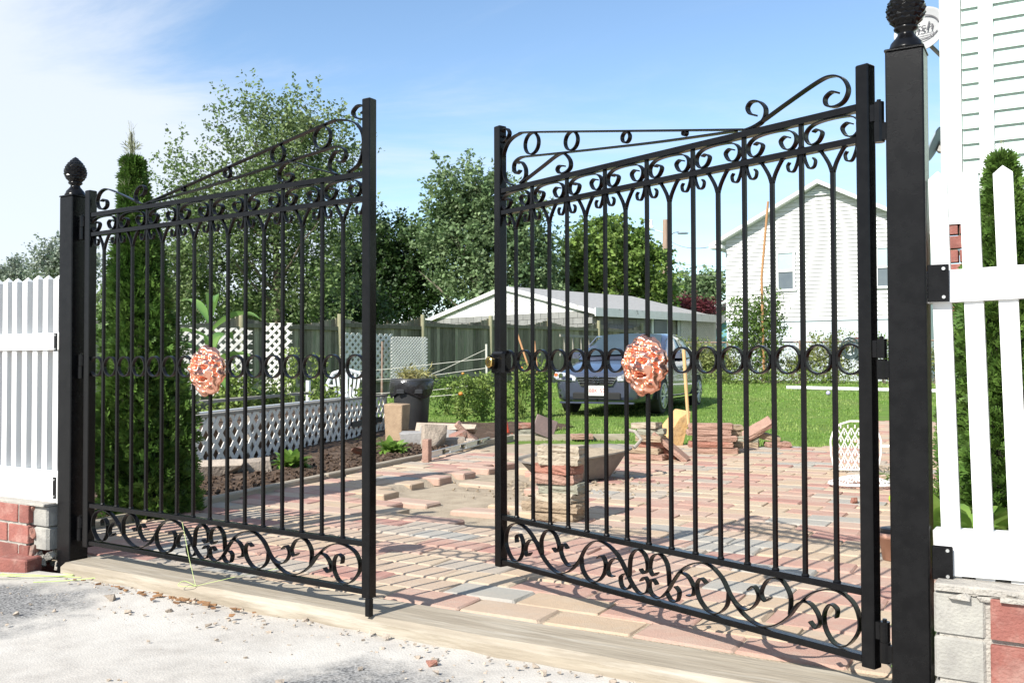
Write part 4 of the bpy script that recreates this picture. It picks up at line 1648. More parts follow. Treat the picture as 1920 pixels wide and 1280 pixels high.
hosta('leafy green clump on the dark soil in front of the lattice skirting', on_ground(545, 882), 90, .19, 1)
hosta('leafy green clump at the foot of the upright tan stone', on_ground(735, 853), 80, .19, 2)
hosta('broad leaved plant beside the right gate post, behind the fence', Vector((2.02, 4.35, 0)), 26, .36, 3)
hosta('dark leafy plant in the gap between the right post and the wall', gate_pt(S_RP + .14, .30), 22, .26, 6)
hosta('broad leaved plant in the red mulch near the right edge', Vector((2.2, 3.75, 0)), 16, .24, 4)
hosta('tall broad leaved plant by the mulch under the small arborvitae', Vector((2.42, 4.75, 0)), 20, .34, 5)

cp = at(392, 700, 11.6)
g = thing('corn_plant', 'corn plant with long arching leaves above the left lion head', 'plant', (cp.x, cp.y, 0))
MB().tube([(0, 0, 0), (.02, 0, .9), (.03, 0, 1.55)], [.022, .018, .006], 8).build('stalk', M_CORN, g)
rr = random.Random(5)
for i in range(13):
    m = MB()
    strap(m, (.02, 0, .35 + .095 * i), i * 2.5 + rr.uniform(-.4, .4), rr.uniform(.7, 1.0), rr.uniform(.15, .20), rr.uniform(.5, .8), rr.uniform(.5, .85), n=10, cup=.5)
    m.build('leaf', M_CORN, g, smooth=True)


def leafy(name, label, cat, p, lobes, n, size, mat, group=None, stems=5, clump=.06, bark=None, per=14, sh=.4):
    g = thing(name, label, cat, p, 0, group)
    m = MB()
    for l in lobes:
        for k in range(stems):
            e = Vector((l[0] + random.uniform(-.6, .6) * l[3], l[1] + random.uniform(-.6, .6) * l[4], l[2] + random.uniform(.0, .8) * l[5]))
            b = Vector((l[0] * .5 + random.uniform(-.05, .05), l[1] * .5, 0))
            m.tube([b, b.lerp(e, .5) + Vector((random.uniform(-.05, .05), 0, .05)), e], [.010, .007, .002], 5)
    m.build('stems', bark or M_TOMATO, g)
    leaves('foliage', blob_points(n, lobes, clump, per, sh), size, mat, g, aspect=.6, droop=.15)
    return g


# tomato and vegetable plants along the garden (positions read against the fence)
def veg(label, px, py, Y, w, h, n, mat=None, size=.055, cat='plant', name='tomato_plant', group='vegetable plants in the garden'):
    p = at(px, py, Y)
    return leafy(name, label, cat, (p.x, p.y, lawn_z(Y) if Y > 12 else 0), [(0, 0, h * .5, w / 2, w / 2, h * .5), (.1 * w, 0, h * .75, w * .35, w * .3, h * .3)], n, size, mat or M_TOMATO, group)


veg('tomato plant with a ripe fruit tied to strings, left of the lock stile', 868, 730, 14.6, .42, .75, 900)
veg('bushy tomato plant by the white stake, next to the lock stile', 905, 730, 15.0, .5, .78, 1300)
veg('tall tomato plant right behind the lock and the first rings', 975, 730, 15.6, .5, .95, 1200)
veg('tomato plant between the tall tomato plant and the car bonnet', 1012, 730, 16.0, .35, 1.0, 700)
veg('low dark vegetable plant behind the trash can', 835, 735, 16.5, .9, .65, 1300, M_SHRUB)
veg('vine climbing the narrow lattice panel', 545, 690, 15.0, .3, 1.2, 500)
veg('leafy vegetable plant beside the left lion head', 432, 745, 11.5, .7, .85, 1700)
veg('bushy vegetable plant in the middle of the raised bed', 500, 745, 12.2, .7, .75, 1500)
veg('vegetable plant by the white pipe in the raised bed', 610, 745, 12.8, .6, .62, 1200)
veg('small vegetable plant in front of the white chair', 672, 745, 13.0, .45, .55, 700)
veg('tall leafy vegetable plant by the third fence post', 590, 700, 15.8, .5, 1.15, 700)
veg('low green plant at the front end of the raised bed', 352, 790, 9.6, .5, .5, 900)
for px, py, Y, r in ((864, 738, 14.3, .035), (978, 690, 15.0, .03), (868, 700, 14.4, .022)):
    c = at(px, py, Y)
    o = MB().lathe([(r * math.sin(a) + .0005, -r * .85 * math.cos(a)) for a in np.linspace(0.02, 3.12, 9)], 12).build('tomato', M_TOMFRUIT, None, smooth=True)
    o.location = c
    tag(o, {864: 'ripe orange tomato low on the plant left of the lock stile', 978: 'green yellow tomato seen through the first ring', 868: 'small tomato high on the plant left of the lock stile'}[px], 'tomato')


# ================================================================== GARDEN STRUCTURES
def lattice(mb, w, h, pitch, sw, th=.008, y0=0.0):
    """two crossed layers of diagonal slats clipped to a w x h rectangle"""
    for layer, sgn in ((0, 1), (1, -1)):
        y = y0 + (layer - .5) * th
        k = -h
        step = pitch * math.sqrt(2)
        c = -h if sgn > 0 else 0
        while c < (w if sgn > 0 else w + h):
            # line x = c + sgn*z
            if sgn > 0:
                z0, z1 = max(0, -c), min(h, w - c)
            else:
                z0, z1 = max(0, c - w), min(h, c)
            if z1 - z0 > sw * .6:
                xa, xb = c + sgn * z0, c + sgn * z1
                q = sw / math.sqrt(2)
                ax = q
                mb.prism([(xa - ax, z0), (xa + ax, z0), (xb + ax, z1), (xb - ax, z1)] if True else [], y - th / 2, y + th / 2)
            c += step
    return mb


def lattice_panel(label, p0, p1, z0, h, pitch, sw, frame=False, mat=None, lean=0.0, group='white lattice panels'):
    p0, p1 = Vector(p0), Vector(p1)
    d = p1 - p0
    w = math.hypot(d.x, d.y)
    g = thing('lattice_panel', label, 'lattice', (p0.x, p0.y, z0), math.atan2(d.y, d.x), group)
    g.rotation_euler = (lean, 0, math.atan2(d.y, d.x))
    tag(lattice(MB(), w, h, pitch, sw).build('lattice_slats', mat or M_LATTICE, g, fix=True), kind='stuff')
    return g


# raised bed: lattice skirting, cap boards, posts
RB0, RB1 = on_ground(352, 893), on_ground(727, 806)
d = RB1 - RB0
rbz = math.atan2(d.y, d.x)
rb = thing('raised_bed', 'raised vegetable bed with grey white lattice skirting and plank rim', 'planter', (RB0.x, RB0.y, 0), rbz)
Lb = math.hypot(d.x, d.y)
tag(lattice(MB(), Lb, .46, .122, .048).build('lattice_slats', M_LATTICE, rb, fix=True), kind='stuff')
MB().box((Lb / 2, .02, .475), (Lb, .05, .03), ch=.004).build('rim_board', M_GREYWOOD, rb)
MB().box((Lb / 2, 1.15, .50), (Lb + .3, .10, .035), ch=.004).build('rim_board', M_GREYWOOD, rb)
MB().box((Lb / 2, .55, .44), (Lb - .1, .05, .03), ch=.004).build('cross_board', M_WHITE, rb)
for x in (.02, Lb * .22, Lb * .62, Lb - .02):
    MB().box((x, .035, .23), (.045, .045, .46)).build('corner_post', M_GREYWOOD, rb)
MB().box((Lb / 2, .62, .19), (Lb - .12, 1.0, .30)).build('soil_fill', M_SOIL, rb)
MB().box((Lb * .83, -.02, .17), (Lb * .22, .02, .07)).build('dark_plank', M_BLACKPL, rb)

# white lattice trellis panels nearer than the board fence
lattice_panel('grey white lattice trellis panel behind the corn plant', at(300, 700, 13.2), at(470, 700, 13.6), .45, .98, .10, .042)
lattice_panel('narrow torn lattice trellis panel in the middle of the garden', at(497, 700, 15.4), at(545, 700, 15.4), .40, 1.18, .10, .042)
lattice_panel('lattice trellis panel left of the fine mesh panel, by the trash can', at(640, 700, 17.2), at(735, 700, 18.2), .62, .86, .10, .042)
lattice_panel('fine mesh lattice panel behind the trash can', at(733, 700, 17.9), at(801, 700, 18.4), .62, .80, .046, .024)
o = MB().tube([at(717, 640, 17.0), at(716, 752, 17.0)], .022, 8).build('brown_stake', M_RUST)
tag(o, 'rusty brown stake in front of the wide lattice panel', 'stake')

# old board fence with scalloped top
F0, F1 = Vector((-8.6, 14.55)), Vector((4.2, 30.4))
fd = (F1 - F0).normalized()
FL = (F1 - F0).length
fz = math.atan2(fd.y, fd.x)
bf = thing('board_fence', 'weathered grey green board fence with scalloped top and pale posts', 'fence', (F0.x, F0.y, 0), fz)
npan = 8
bay_ = FL / npan
bw = .108
posts = []
for i in range(npan + 1):
    x = i * bay_
    yb_ = F0.y + fd.y * x
    z0 = lawn_z(yb_)
    o = MB().tube([(x, -.05, z0 - .1), (x + random.uniform(-.03, .03), -.05, z0 + 1.86)], [.058, .055], 10).build('post', M_POSTWOOD, bf)
for i in range(npan):
    for zr_ in (.35, 1.58):
        yb_ = F0.y + fd.y * (i + .5) * bay_
        MB().box(((i + .5) * bay_, -.035, lawn_z(yb_) + zr_), (bay_ - .04, .05, .085)).build('rail', M_OLDWOOD, bf)
    nb = int(bay_ / bw)
    for k in range(nb):
        x = i * bay_ + (k + .5) * bay_ / nb
        t = (k + .5) / nb
        yb_ = F0.y + fd.y * x
        z0 = lawn_z(yb_)
        top = 1.80 - .17 * math.sin(math.pi * t) ** .8 + random.uniform(-.012, .012)
        o = MB().box((x, random.uniform(-.004, .004), z0 + top / 2), (bay_ / nb - .006, .018, top))
        if k < 0:
            continue
        o.build('board', M_OLDWOOD, bf)

# strings and a white stake for the tomatoes
st = MB().tube([at(912, 645, 15.2), at(913, 735, 15.2)], .018, 6)
tag(st.build('white_stake', M_STRING), 'pale weathered stake holding the garden strings', 'stake')
k = 0
for (a, ya), (b, yb_) in ((((910, 655), 15.2), ((760, 720), 16)), (((910, 690), 15.2), ((700, 712), 16)), (((912, 720), 15.2), ((690, 738), 16)),
                          (((912, 735), 15.2), ((700, 745), 16.0)), (((910, 672), 15.2), ((540, 705), 16))):
    p0, p1 = at(a[0], a[1], ya), at(b[0], b[1], yb_)
    m_ = p0.lerp(p1, .5) - Vector((0, 0, .03))
    o = MB().tube([p0, m_, p1], .0045, 5).build('garden_string', M_STRING)
    tag(o, ('steep string from the top of the white stake', 'upper string from the stake past the trash can', 'middle string from the stake past the trash can', 'lowest string from the stake past the trash can', 'longest string, running from the stake to the left lattice')[k], 'string', 'garden strings')
    k += 1

# white pipe, chair in the bed
o = MB().tube([at(578, 713, 13.2), at(578, 765, 13.2)], .034, 12).build('white_pipe', M_WHITE2)
tag(o, 'short white plastic pipe standing in the raised bed', 'pipe')
cc = at(650, 745, 14.2)
ch = thing('garden_chair', 'white plastic garden chair with fan of slats behind the raised bed', 'chair', (cc.x, cc.y, lawn_z(14.2)), R(18))
sh_ = MB()
out_ = [(-.27, .36), (-.29, .62), (-.20, .78), (0, .84), (.20, .78), (.29, .62), (.27, .36)]
for a, b in zip(out_[:-1], out_[1:]):
    sh_.tube([(a[0], .02, a[1]), (b[0], .02, b[1])], .026, 8)
sh_.build('back_rim', M_WHITE2, ch)
for k in range(7):
    x = -.16 + .053 * k
    MB().box((x * 1.12, .02, .60), (.034, .014, .40), M=Matrix.Rotation(x * .9, 3, 'Y')).build('slat', M_WHITE2, ch)
MB().box((0, -.22, .40), (.46, .46, .03), ch=.01).build('seat', M_WHITE2, ch)
for x in (-.22, .22):
    for y in (-.42, 0):
        MB().tube([(x, y, 0), (x * .95, y * .98, .40)], .022, 8).build('leg', M_WHITE2, ch)
    MB().box((x * 1.2, -.2, .60), (.05, .44, .025), ch=.008).build('armrest', M_WHITE2, ch)

# trash can
tc_ = on_ground(772, 806)
g = thing('trash_can', 'black plastic trash can lined with a black bag and heaped with weeds', 'trash can', (tc_.x, tc_.y, -.02), 0)
MB().lathe([(.205, 0), (.215, .02), (.245, .45), (.262, .64), (.268, .66)], 32).build('body', M_BLACKPL, g, smooth=True)
MB().lathe([(.272, .66), (.292, .672), (.295, .70), (.288, .72), (.262, .725), (.25, .70)], 32).build('rim', M_BLACKPL, g, smooth=True)
bg = MB()
n = 48
rows_ = [(.285, .705), (.298, .68), (.300, .62), (.292, .55), (.276, .50)]
vs_, fs = [], []
for i, (r, z) in enumerate(rows_):
    for j in range(n):
        a = 2 * math.pi * j / n
        q = 1 + (.030 * math.sin(9 * a + i) + .02 * math.sin(17 * a + 2 * i)) * (i / 4)
        vs_.append((r * q * math.cos(a), r * q * math.sin(a), z + .045 * math.sin(3 * a + 1) * (i / 4)))
for i in range(len(rows_) - 1):
    for j in range(n):
        a, b = i * n + j, i * n + (j + 1) % n
        fs.append((a, b, b + n, a + n))
bg.add(vs_, fs)
bg.build('bag', M_BAG, g, smooth=True)
for s in (-1, 1):
    MB().box((s * .12, -.262, .555), (.11, .05, .055), ch=.01).build('handle', M_BLACKPL, g)
w_ = blob_points(500, [(0.03, 0, .74, .22, .2, .10)], .05, 12, .2)
leaves('weeds', w_, .11, M_WEED, g, aspect=.18)

# upright tan stone
us = on_ground(745, 828)
o = MB()
o.add([(-.125, -.06, 0), (.075, -.075, 0), (.10, .085, 0), (-.11, .09, 0), (-.148, -.062, .46), (.085, -.078, .452), (.135, .09, .46), (-.12, .095, .468)],
      [(3, 2, 1, 0), (4, 5, 6, 7), (0, 1, 5, 4), (1, 2, 6, 5), (2, 3, 7, 6), (3, 0, 4, 7)])
o = o.build('upright_stone', M_TAN)
bv = o.modifiers.new('bevel', 'BEVEL')
bv.width = .012
bv.segments = 2
o.location = (us.x, us.y, -.02)
o.rotation_euler = (0, 0, R(-12))
tag(o, 'tall tan stone block standing on end beside the trash can', 'stone')


# ================================================================== LOOSE PAVERS, RUBBLE, TOOLS ON THE PATIO
ORD = ['bottom', 'second', 'third', 'fourth', 'fifth', 'sixth', 'top']


def rough_paver_mesh(seed, s, jag=.006):
    rr = random.Random(seed)
    bm = bmesh.new()
    bmesh.ops.create_cube(bm, size=1)
    bmesh.ops.subdivide_edges(bm, edges=bm.edges[:], cuts=3, use_grid_fill=True)
    for v in bm.verts:
        v.co.x *= s[0]
        v.co.y *= s[1]
        v.co.z *= s[2]
        f = sum(abs(abs(c) - h / 2) < 1e-5 for c, h in zip(v.co, s))
        if f >= 2:
            v.co *= 1 - .02 * f
        v.co += Vector((rr.uniform(-jag, jag), rr.uniform(-jag, jag), rr.uniform(-jag, jag) * .5))
    me = bpy.data.meshes.new('loose_paver')
    bm.to_mesh(me)
    bm.free()
    return me


ROUGH = [rough_paver_mesh(k, (.26, .17, .058)) for k in range(5)]
ROUGH_L = [rough_paver_mesh(k + 9, (.36, .18, .058)) for k in range(4)]
C_BUFF = pm('buff_paver', (.36, .28, .195), (.29, .22, .155), scale=16, rough=.95, bump=.9, bscale=80, spec=.15, c3=(.22, .17, .125), s3=9)
C_RED = pm('red_paver', (.38, .18, .135), (.30, .15, .11), scale=16, rough=.95, bump=.9, bscale=80, spec=.15, c3=(.4, .28, .22), s3=7)
C_GREY = pm('grey_green_paver', (.30, .30, .235), (.25, .24, .19), scale=16, rough=.95, bump=.9, bscale=80, spec=.15)
C_PALE = pm('pale_paver', (.43, .37, .285), (.35, .295, .225), scale=16, rough=.95, bump=.9, bscale=80, spec=.15)
C_PINK = pm('pink_paver', (.39, .25, .195), (.33, .205, .16), scale=16, rough=.95, bump=.9, bscale=80, spec=.15)


def loose(label, p, rot, mat, mesh, group=None, sc=(1, 1, 1)):
    me = mesh.copy()
    me.materials.append(mat)
    o = bpy.data.objects.new('loose_paver', me)
    COL.objects.link(o)
    o.location = p
    o.rotation_euler = rot
    o.scale = sc
    tag(o, label, 'paver', group)
    return o


rr = random.Random(21)
# stack by the free end of the right leaf
b = on_ground(1052, 978)
for i, (m, nm, ang, dx, lg) in enumerate(((C_BUFF, 'buff', -.5, 0, 0), (C_BUFF, 'tan', -.42, -.03, 1), (C_PALE, 'grey buff', -.6, 0, 0), (C_GREY, 'grey green', -.45, .015, 0),
                                          (C_PINK, 'tan pink', -.38, -.01, 0), (C_RED, 'chipped red', -.7, -.02, 0), (C_PALE, 'pale', -.35, .01, 0), (C_PALE, 'pale cream', -.3, .015, 0))):
    lab = ('%s paver, %s of the eight in the stack behind the open leaf' % (nm, (ORD[:6] + ['seventh', 'top'])[i]))
    loose(lab, (b.x + dx + rr.uniform(-.01, .01), b.y + .09 + rr.uniform(-.01, .01), .028 + .054 * i), (rr.uniform(-.02, .02), rr.uniform(-.02, .02), ang), m, (ROUGH_L if lg else ROUGH)[i % 4], 'stack of pavers behind the open leaf')
# stack left of the leaning slabs
b = on_ground(1218, 862)
for i, (m, nm) in enumerate(((C_PINK, 'pink'), (C_BUFF, 'buff'), (C_RED, 'broken red'), (C_BUFF, 'tan'), (C_GREY, 'grey'), (C_PALE, 'pale cream'))):
    loose('%s paver, %s in the stack just right of the right lion head' % (nm, ORD[i] if i < 5 else 'top'), (b.x + rr.uniform(-.05, .04), b.y + .05 + rr.uniform(-.03, .03), .029 + .058 * i), (rr.uniform(-.04, .04), rr.uniform(-.04, .04), -.3 + rr.uniform(-.3, .3)), m, (ROUGH_L if i < 2 else ROUGH)[i % 4], 'stack right of the lion head')
# leaning slabs
p = on_ground(1262, 862)
loose('long red paver leaning steeply beside the ochre stone', (p.x - .02, p.y + .0, .125), (.12, R(40), -.25), C_PINK, ROUGH_L[1], 'leaning pavers', (1.15, 1, .8))
loose('red paver leaning behind the other leaning paver', (p.x - .10, p.y + .12, .105), (.1, R(36), -.1), C_RED, ROUGH_L[2], 'leaning pavers')
# long stack
b = on_ground(1338, 850)
for i, nm in enumerate(('bottom', 'second', 'third', 'fourth', 'top')):
    loose('pinkish brown split paver, %s layer of the neat long stack' % nm, (b.x + (.03, -.02, .02, -.04, -.02)[i], b.y + .05, .030 + .0605 * i), (rr.uniform(-.02, .02), rr.uniform(-.01, .01), -.10 + rr.uniform(-.05, .05)), C_PINK if i != 1 else C_RED, ROUGH_L[i % 4], 'neat long stack of pavers', (1.22, 1, 1))
    if i > 0:
        loose('tan paver end behind the neat long stack, %s layer' % nm, (b.x + .18 + (.0, .03, -.02, .02, .04)[i], b.y + .26, .030 + .0605 * (i - .5)), (0, 0, .2 + rr.uniform(-.2, .2)), C_BUFF, ROUGH[i % 4], 'neat long stack of pavers')
# small pile next to it
b = on_ground(1430, 838)
for lab, dx, dy, z, ro, m, me in (('flat pink paver at the right foot of the small pile', .16, 0, .03, (0, 0, .1), C_PINK, ROUGH[0]), ('buff block at the left foot of the small pile', -.16, .05, .03, (0, .03, -.3), C_BUFF, ROUGH[1]),
                                  ('second buff block on the left of the small pile', -.16, .06, .088, (0, .05, -.2), C_GREY, ROUGH[2]), ('tan paver tilted on the right of the small pile', .07, .05, .11, (.1, R(14), -.1), C_BUFF, ROUGH[3]),
                                  ('rough pink paver tipped up on top of the small pile', -.06, .0, .19, (.5, R(-32), -.3), C_PINK, ROUGH_L[0])):
    loose(lab, (b.x + dx, b.y + dy, z), ro, m, me, 'small pile of pavers')
# pieces at the lawn edge behind the right lock stile
b = on_ground(988, 822)
loose('red broken paver lying on a grey block at the lawn edge', (b.x, b.y + .1, .15), (.05, -.04, .2), C_RED, ROUGH[1])
loose('grey block under the broken red paver at the lawn edge', (b.x + .01, b.y + .1, .06), (0, 0, .1), C_GREY, ROUGH[2], None, (.85, 1, 1.7))
b = on_ground(1022, 824)
sl = MB().box((0, 0, 0), (.27, .035, .23), ch=.006).build('slab', M_SLATE)
sl.location = (b.x, b.y + .1, .145)
sl.rotation_euler = (R(-14), R(22), R(10))
tag(sl, 'dark plum slab tilted up at the edge of the lawn', 'slab')
b = on_ground(1093, 826)
loose('small pink paver lying in the grass behind the tub', (b.x, b.y + .15, .04), (0, 0, .05), C_PINK, ROUGH[3])
b = on_ground(880, 832)
# rubble heap by the bin
b = on_ground(845, 842)
o = MB().rock((0, 0, 0), (.72, .17, .12), 301, 0, .12).build('rubble_block', M_STONE)
o.location = (b.x - .10, b.y + .75, .17)
o.rotation_euler = (0, .03, R(-6))
tag(o, 'long broken concrete piece lying on top of the rubble heap', 'rubble')
o = MB().rock((0, 0, 0), (.42, .3, .16), 302, 0, .15).build('rubble_block', M_GREYST)
o.location = (b.x - .17, b.y + .45, .11)
tag(o, 'grey hollowed stone in the middle of the rubble heap', 'rubble')
o = MB().rock((0, 0, 0), (.30, .12, .30), 303, .4, .2).build('rubble_block', M_STONE)
o.location = (b.x - .17, b.y - .02, .12)
tag(o, 'pale rough stone leaning behind the upright paver', 'rubble')
for k, (dx, dy, z, s, lab) in enumerate(((.06, .3, .13, .22, 'red brown brick chunk in the rubble heap'), (.02, .2, .06, .26, 'flat tan chunk low in the rubble heap'), (.17, .2, .05, .2, 'small tan chunk at the right of the rubble heap'), (-.42, .5, .08, .35, 'dark stone between trash can and rubble heap'))):
    o = MB().rock((0, 0, 0), (s, s * .7, s * .45), 310 + k).build('rubble_block', (M_BRICKB, M_STONE, M_STONE, M_GREYST)[k])
    o.location = (b.x + dx, b.y + dy, z)
    tag(o, lab, 'rubble')
b = on_ground(876, 833)
loose('pink paver leaning on the rubble heap next to the level', (b.x, b.y + .12, .11), (0.2, R(44), .1), C_PINK, ROUGH_L[3], None, (1, .9, 1))
b = on_ground(800, 866)
o = MB().box((0, 0, .105), (.062, .10, .21), ch=.005).build('loose_paver', C_PINK)
o.location = (b.x, b.y + .03, 0)
o.rotation_euler = (0, 0, R(-14))
tag(o, 'narrow pink paver standing on end at the edge of the paving', 'paver')
b = on_ground(400, 898)
for k, (dx, dy, s, lab) in enumerate(((0, .15, .42, 'pale flat stone at the foot of the lattice skirting'), (.2, .35, .34, 'second pale stone behind it at the lattice skirting'), (.95, 1.6, .25, 'red brown brick chunk on the soil by the lattice'))):
    o = MB().rock((0, 0, 0), (s, s * .6, s * .38), 330 + k, .4, .12).build('garden_stone', (M_STONE, M_STONE, M_BRICKB)[k])
    o.location = (b.x + dx, b.y + dy, .06)
    tag(o, lab, 'stone')

# spirit level along the edging
p0, p1 = on_ground(808, 858, .02), on_ground(917, 829, .02)
d = p1 - p0
Ln = d.length
g = thing('spirit_level', 'long aluminium spirit level lying along the paving edge', 'level', (p0.x, p0.y, .02), math.atan2(d.y, d.x))
MB().box((Ln / 2, 0, .003), (Ln, .026, .006)).build('flange', M_ALU, g)
MB().box((Ln / 2, 0, .057), (Ln, .026, .006)).build('flange', M_ALU, g)
MB().box((Ln * .10, 0, .030), (Ln * .2, .006, .048)).build('web', M_ALU, g)
MB().box((Ln * .37, 0, .030), (Ln * .16, .006, .048)).build('web', M_ALU, g)
MB().box((Ln * .66, 0, .030), (Ln * .20, .006, .048)).build('web', M_ALU, g)
MB().box((Ln * .93, 0, .030), (Ln * .12, .006, .048)).build('web', M_ALU, g)
for t in (.19, .50, .80, .985):
    MB().box((Ln * t, 0, .030), (.06, .016, .046)).build('vial_block', M_BLACKPL, g)
    if t < .9:
        MB().box((Ln * t, -.010, .030), (.028, .004, .018)).build('vial', M_WEED, g)

# traffic cone behind the lock stile
p = on_ground(946, 812)
g = thing('traffic_cone', 'small orange cone half hidden behind the lock stile', 'cone', (p.x, p.y, -.01))
MB().lathe([(.075, .012), (.07, .03), (.014, .27), (.010, .275)], 20).build('cone_body', M_ORANGE, g, smooth=True)
MB().box((0, 0, .006), (.22, .22, .014), ch=.004).build('cone_base', M_ORANGE, g)

# mixing tub with sand
p = on_ground(1085, 905)
tub = thing('mixing_tub', 'dusty grey mortar tub full of sand, standing on the unfinished paving', 'tub', (p.x - .02, p.y + .22, 0), R(31))


def tub_ring(l, w, z, tilt=.10, n=28):
    out = []
    for j in range(n):
        a = 2 * math.pi * j / n
        c, s = math.cos(a), math.sin(a)
        x = l / 2 * math.copysign(abs(c) ** .6, c)
        y = w / 2 * math.copysign(abs(s) ** .6, s)
        out.append((x, y, z + tilt * (x + .2) * .9))
    return out


n = 28
rings_ = [tub_ring(.58, .36, .01, .02), tub_ring(.72, .46, .09, .06), tub_ring(.88, .56, .185), tub_ring(.93, .60, .19), tub_ring(.93, .60, .178), tub_ring(.86, .54, .172), tub_ring(.70, .44, .085, .06)]
m = MB()
vs_ = [q for r_ in rings_ for q in r_]
fs = [tuple(range(n - 1, -1, -1))]
for i in range(len(rings_) - 1):
    for j in range(n):
        a, b_ = i * n + j, i * n + (j + 1) % n
        fs.append((a, b_, b_ + n, a + n))
m.add(vs_, fs)
m.build('tray', pm('dusty_grey_tub', (.16, .15, .14), (.25, .225, .19), scale=9, rough=.8), tub, smooth=False)
m = MB()
rows_ = [tub_ring(.86 * q, .54 * q, .165 + .05 * (1 - q)) for q in (1, .85, .65, .4, .15)]
vs_ = [(x, y, z + .018 * noise2(x, y, 9) + .012 * noise2(x, y, 25)) for r_ in rows_ for x, y, z in r_]
fs = []
for i in range(4):
    for j in range(n):
        a, b_ = i * n + j, i * n + (j + 1) % n
        fs.append((a, b_, b_ + n, a + n))
fs.append(tuple(4 * n + j for j in range(n)))
m.add(vs_, fs)
m.build('sand_fill', M_SAND, tub)
MB().tube([(.44, -.2, .24), (.52, -.19, .30), (.53, -.10, .36), (.51, 0, .37)], .014, 8).build('handle', M_GREYWOOD, tub)
sp = MB()
for k in range(260):
    q = random.uniform(.006, .02)
    x_, y_ = random.gauss(.45, .35), random.gauss(7.0, .35)
    sp.rock((x_, y_, .004 if not in_poly(x_, y_, PIT) else -.045), (q * 1.5, q * 1.5, q), k + 500)
tag(sp.build('spilled_sand', M_SAND), 'crumbs of spilled sand on the paving round the tub', 'sand', kind='stuff')

# ochre stone and a wooden handle
p = on_ground(1270, 836)
o = MB().rock((0, 0, 0), (.26, .17, .48), 401, .2, .2).build('ochre_stone', M_GOLD)
o.location = (p.x, p.y + .15, .20)
o.rotation_euler = (0, R(14), 0)
tag(o, 'ochre yellow rough stone standing among the stacked pavers', 'stone')
o = MB().tube([at(1282, 655, 9.5), at(1286, 720, 9.5), at(1291, 795, 9.5)], [.019, .018, .016], 12).build('tool_handle', M_HANDLE)
tag(o, 'pale wooden tool handle standing upright in front of the car', 'handle')

# white lattice chair: back standing, seat on the ground


def openwork(outline, nx_, nz_, bar_, mat, parent, name, curve=0.0):
    """cast openwork panel: rim plus crossing struts clipped to an outline (x,z)"""
    m_ = MB()
    n_ = len(outline)
    for i in range(n_):
        a_, b2 = outline[i], outline[(i + 1) % n_]
        m_.tube([(a_[0], curve * a_[0] ** 2, a_[1]), (b2[0], curve * b2[0] ** 2, b2[1])], bar_ * 1.5, 6)
    x0, x1 = min(p_[0] for p_ in outline), max(p_[0] for p_ in outline)
    z0, z1 = min(p_[1] for p_ in outline), max(p_[1] for p_ in outline)
    dx, dz = (x1 - x0) / nx_, (z1 - z0) / nz_
    for i in range(-1, nx_ + 1):
        for j in range(nz_):
            for (ax, az), (bx, bz) in (((i, j), (i + .5, j + 1)), ((i + 1, j), (i + .5, j + 1)), ((i + .5, j), (i + .5, j + .5))):
                a_ = (x0 + ax * dx + (j % 2) * dx * .5, z0 + az * dz)
                b2 = (x0 + bx * dx + (j % 2) * dx * .5, z0 + bz * dz)
                if in_poly(a_[0], a_[1], outline) and in_poly(b2[0], b2[1], outline):
                    m_.tube([(a_[0], curve * a_[0] ** 2, a_[1]), (b2[0], curve * b2[0] ** 2, b2[1])], bar_, 5)
    return m_.build(name, mat, parent)


M_CHAIRW = pm('white_enamel', (.82, .82, .80), (.76, .76, .74), scale=20, rough=.4)
p = on_ground(1604, 884)
g = thing('broken_chair', 'white openwork metal chair back with an armrest, upright on the paving', 'chair', (p.x, p.y, 0), R(-12), 'pieces of a white metal chair')
ol = [(-.17, .02), (-.195, .14), (-.20, .26), (-.175, .34), (-.12, .395), (-.04, .42), (.04, .42), (.12, .395), (.175, .34), (.20, .26), (.195, .14), (.17, .02)]
openwork(ol, 7, 7, .0055, M_CHAIRW, g, 'openwork', curve=-.9)
MB().tube([(.20, -.04, .22), (.28, -.10, .225), (.31, -.20, .21)], .013, 8).build('armrest', M_CHAIRW, g)
MB().tube([(.30, -.17, .21), (.255, -.16, .06)], .010, 8).build('arm_strut', M_CHAIRW, g)
p = on_ground(1614, 912)
g = thing('broken_chair', 'white openwork metal chair seat lying flat on the paving', 'chair', (p.x, p.y, .01), R(-10), 'pieces of a white metal chair')
ol = [(.225 * math.cos(a), .20 * math.sin(a)) for a in np.linspace(0, 2 * math.pi, 21)[:-1]]
so = openwork(ol, 8, 7, .006, M_CHAIRW, g, 'openwork', curve=.0)
for v in so.data.vertices:
    x_, y_, z_ = v.co
    v.co = (x_, z_, .06 * (1 - (x_ / .23) ** 2 - .8 * (z_ / .2) ** 2) + y_ + .012)
so.data.update()

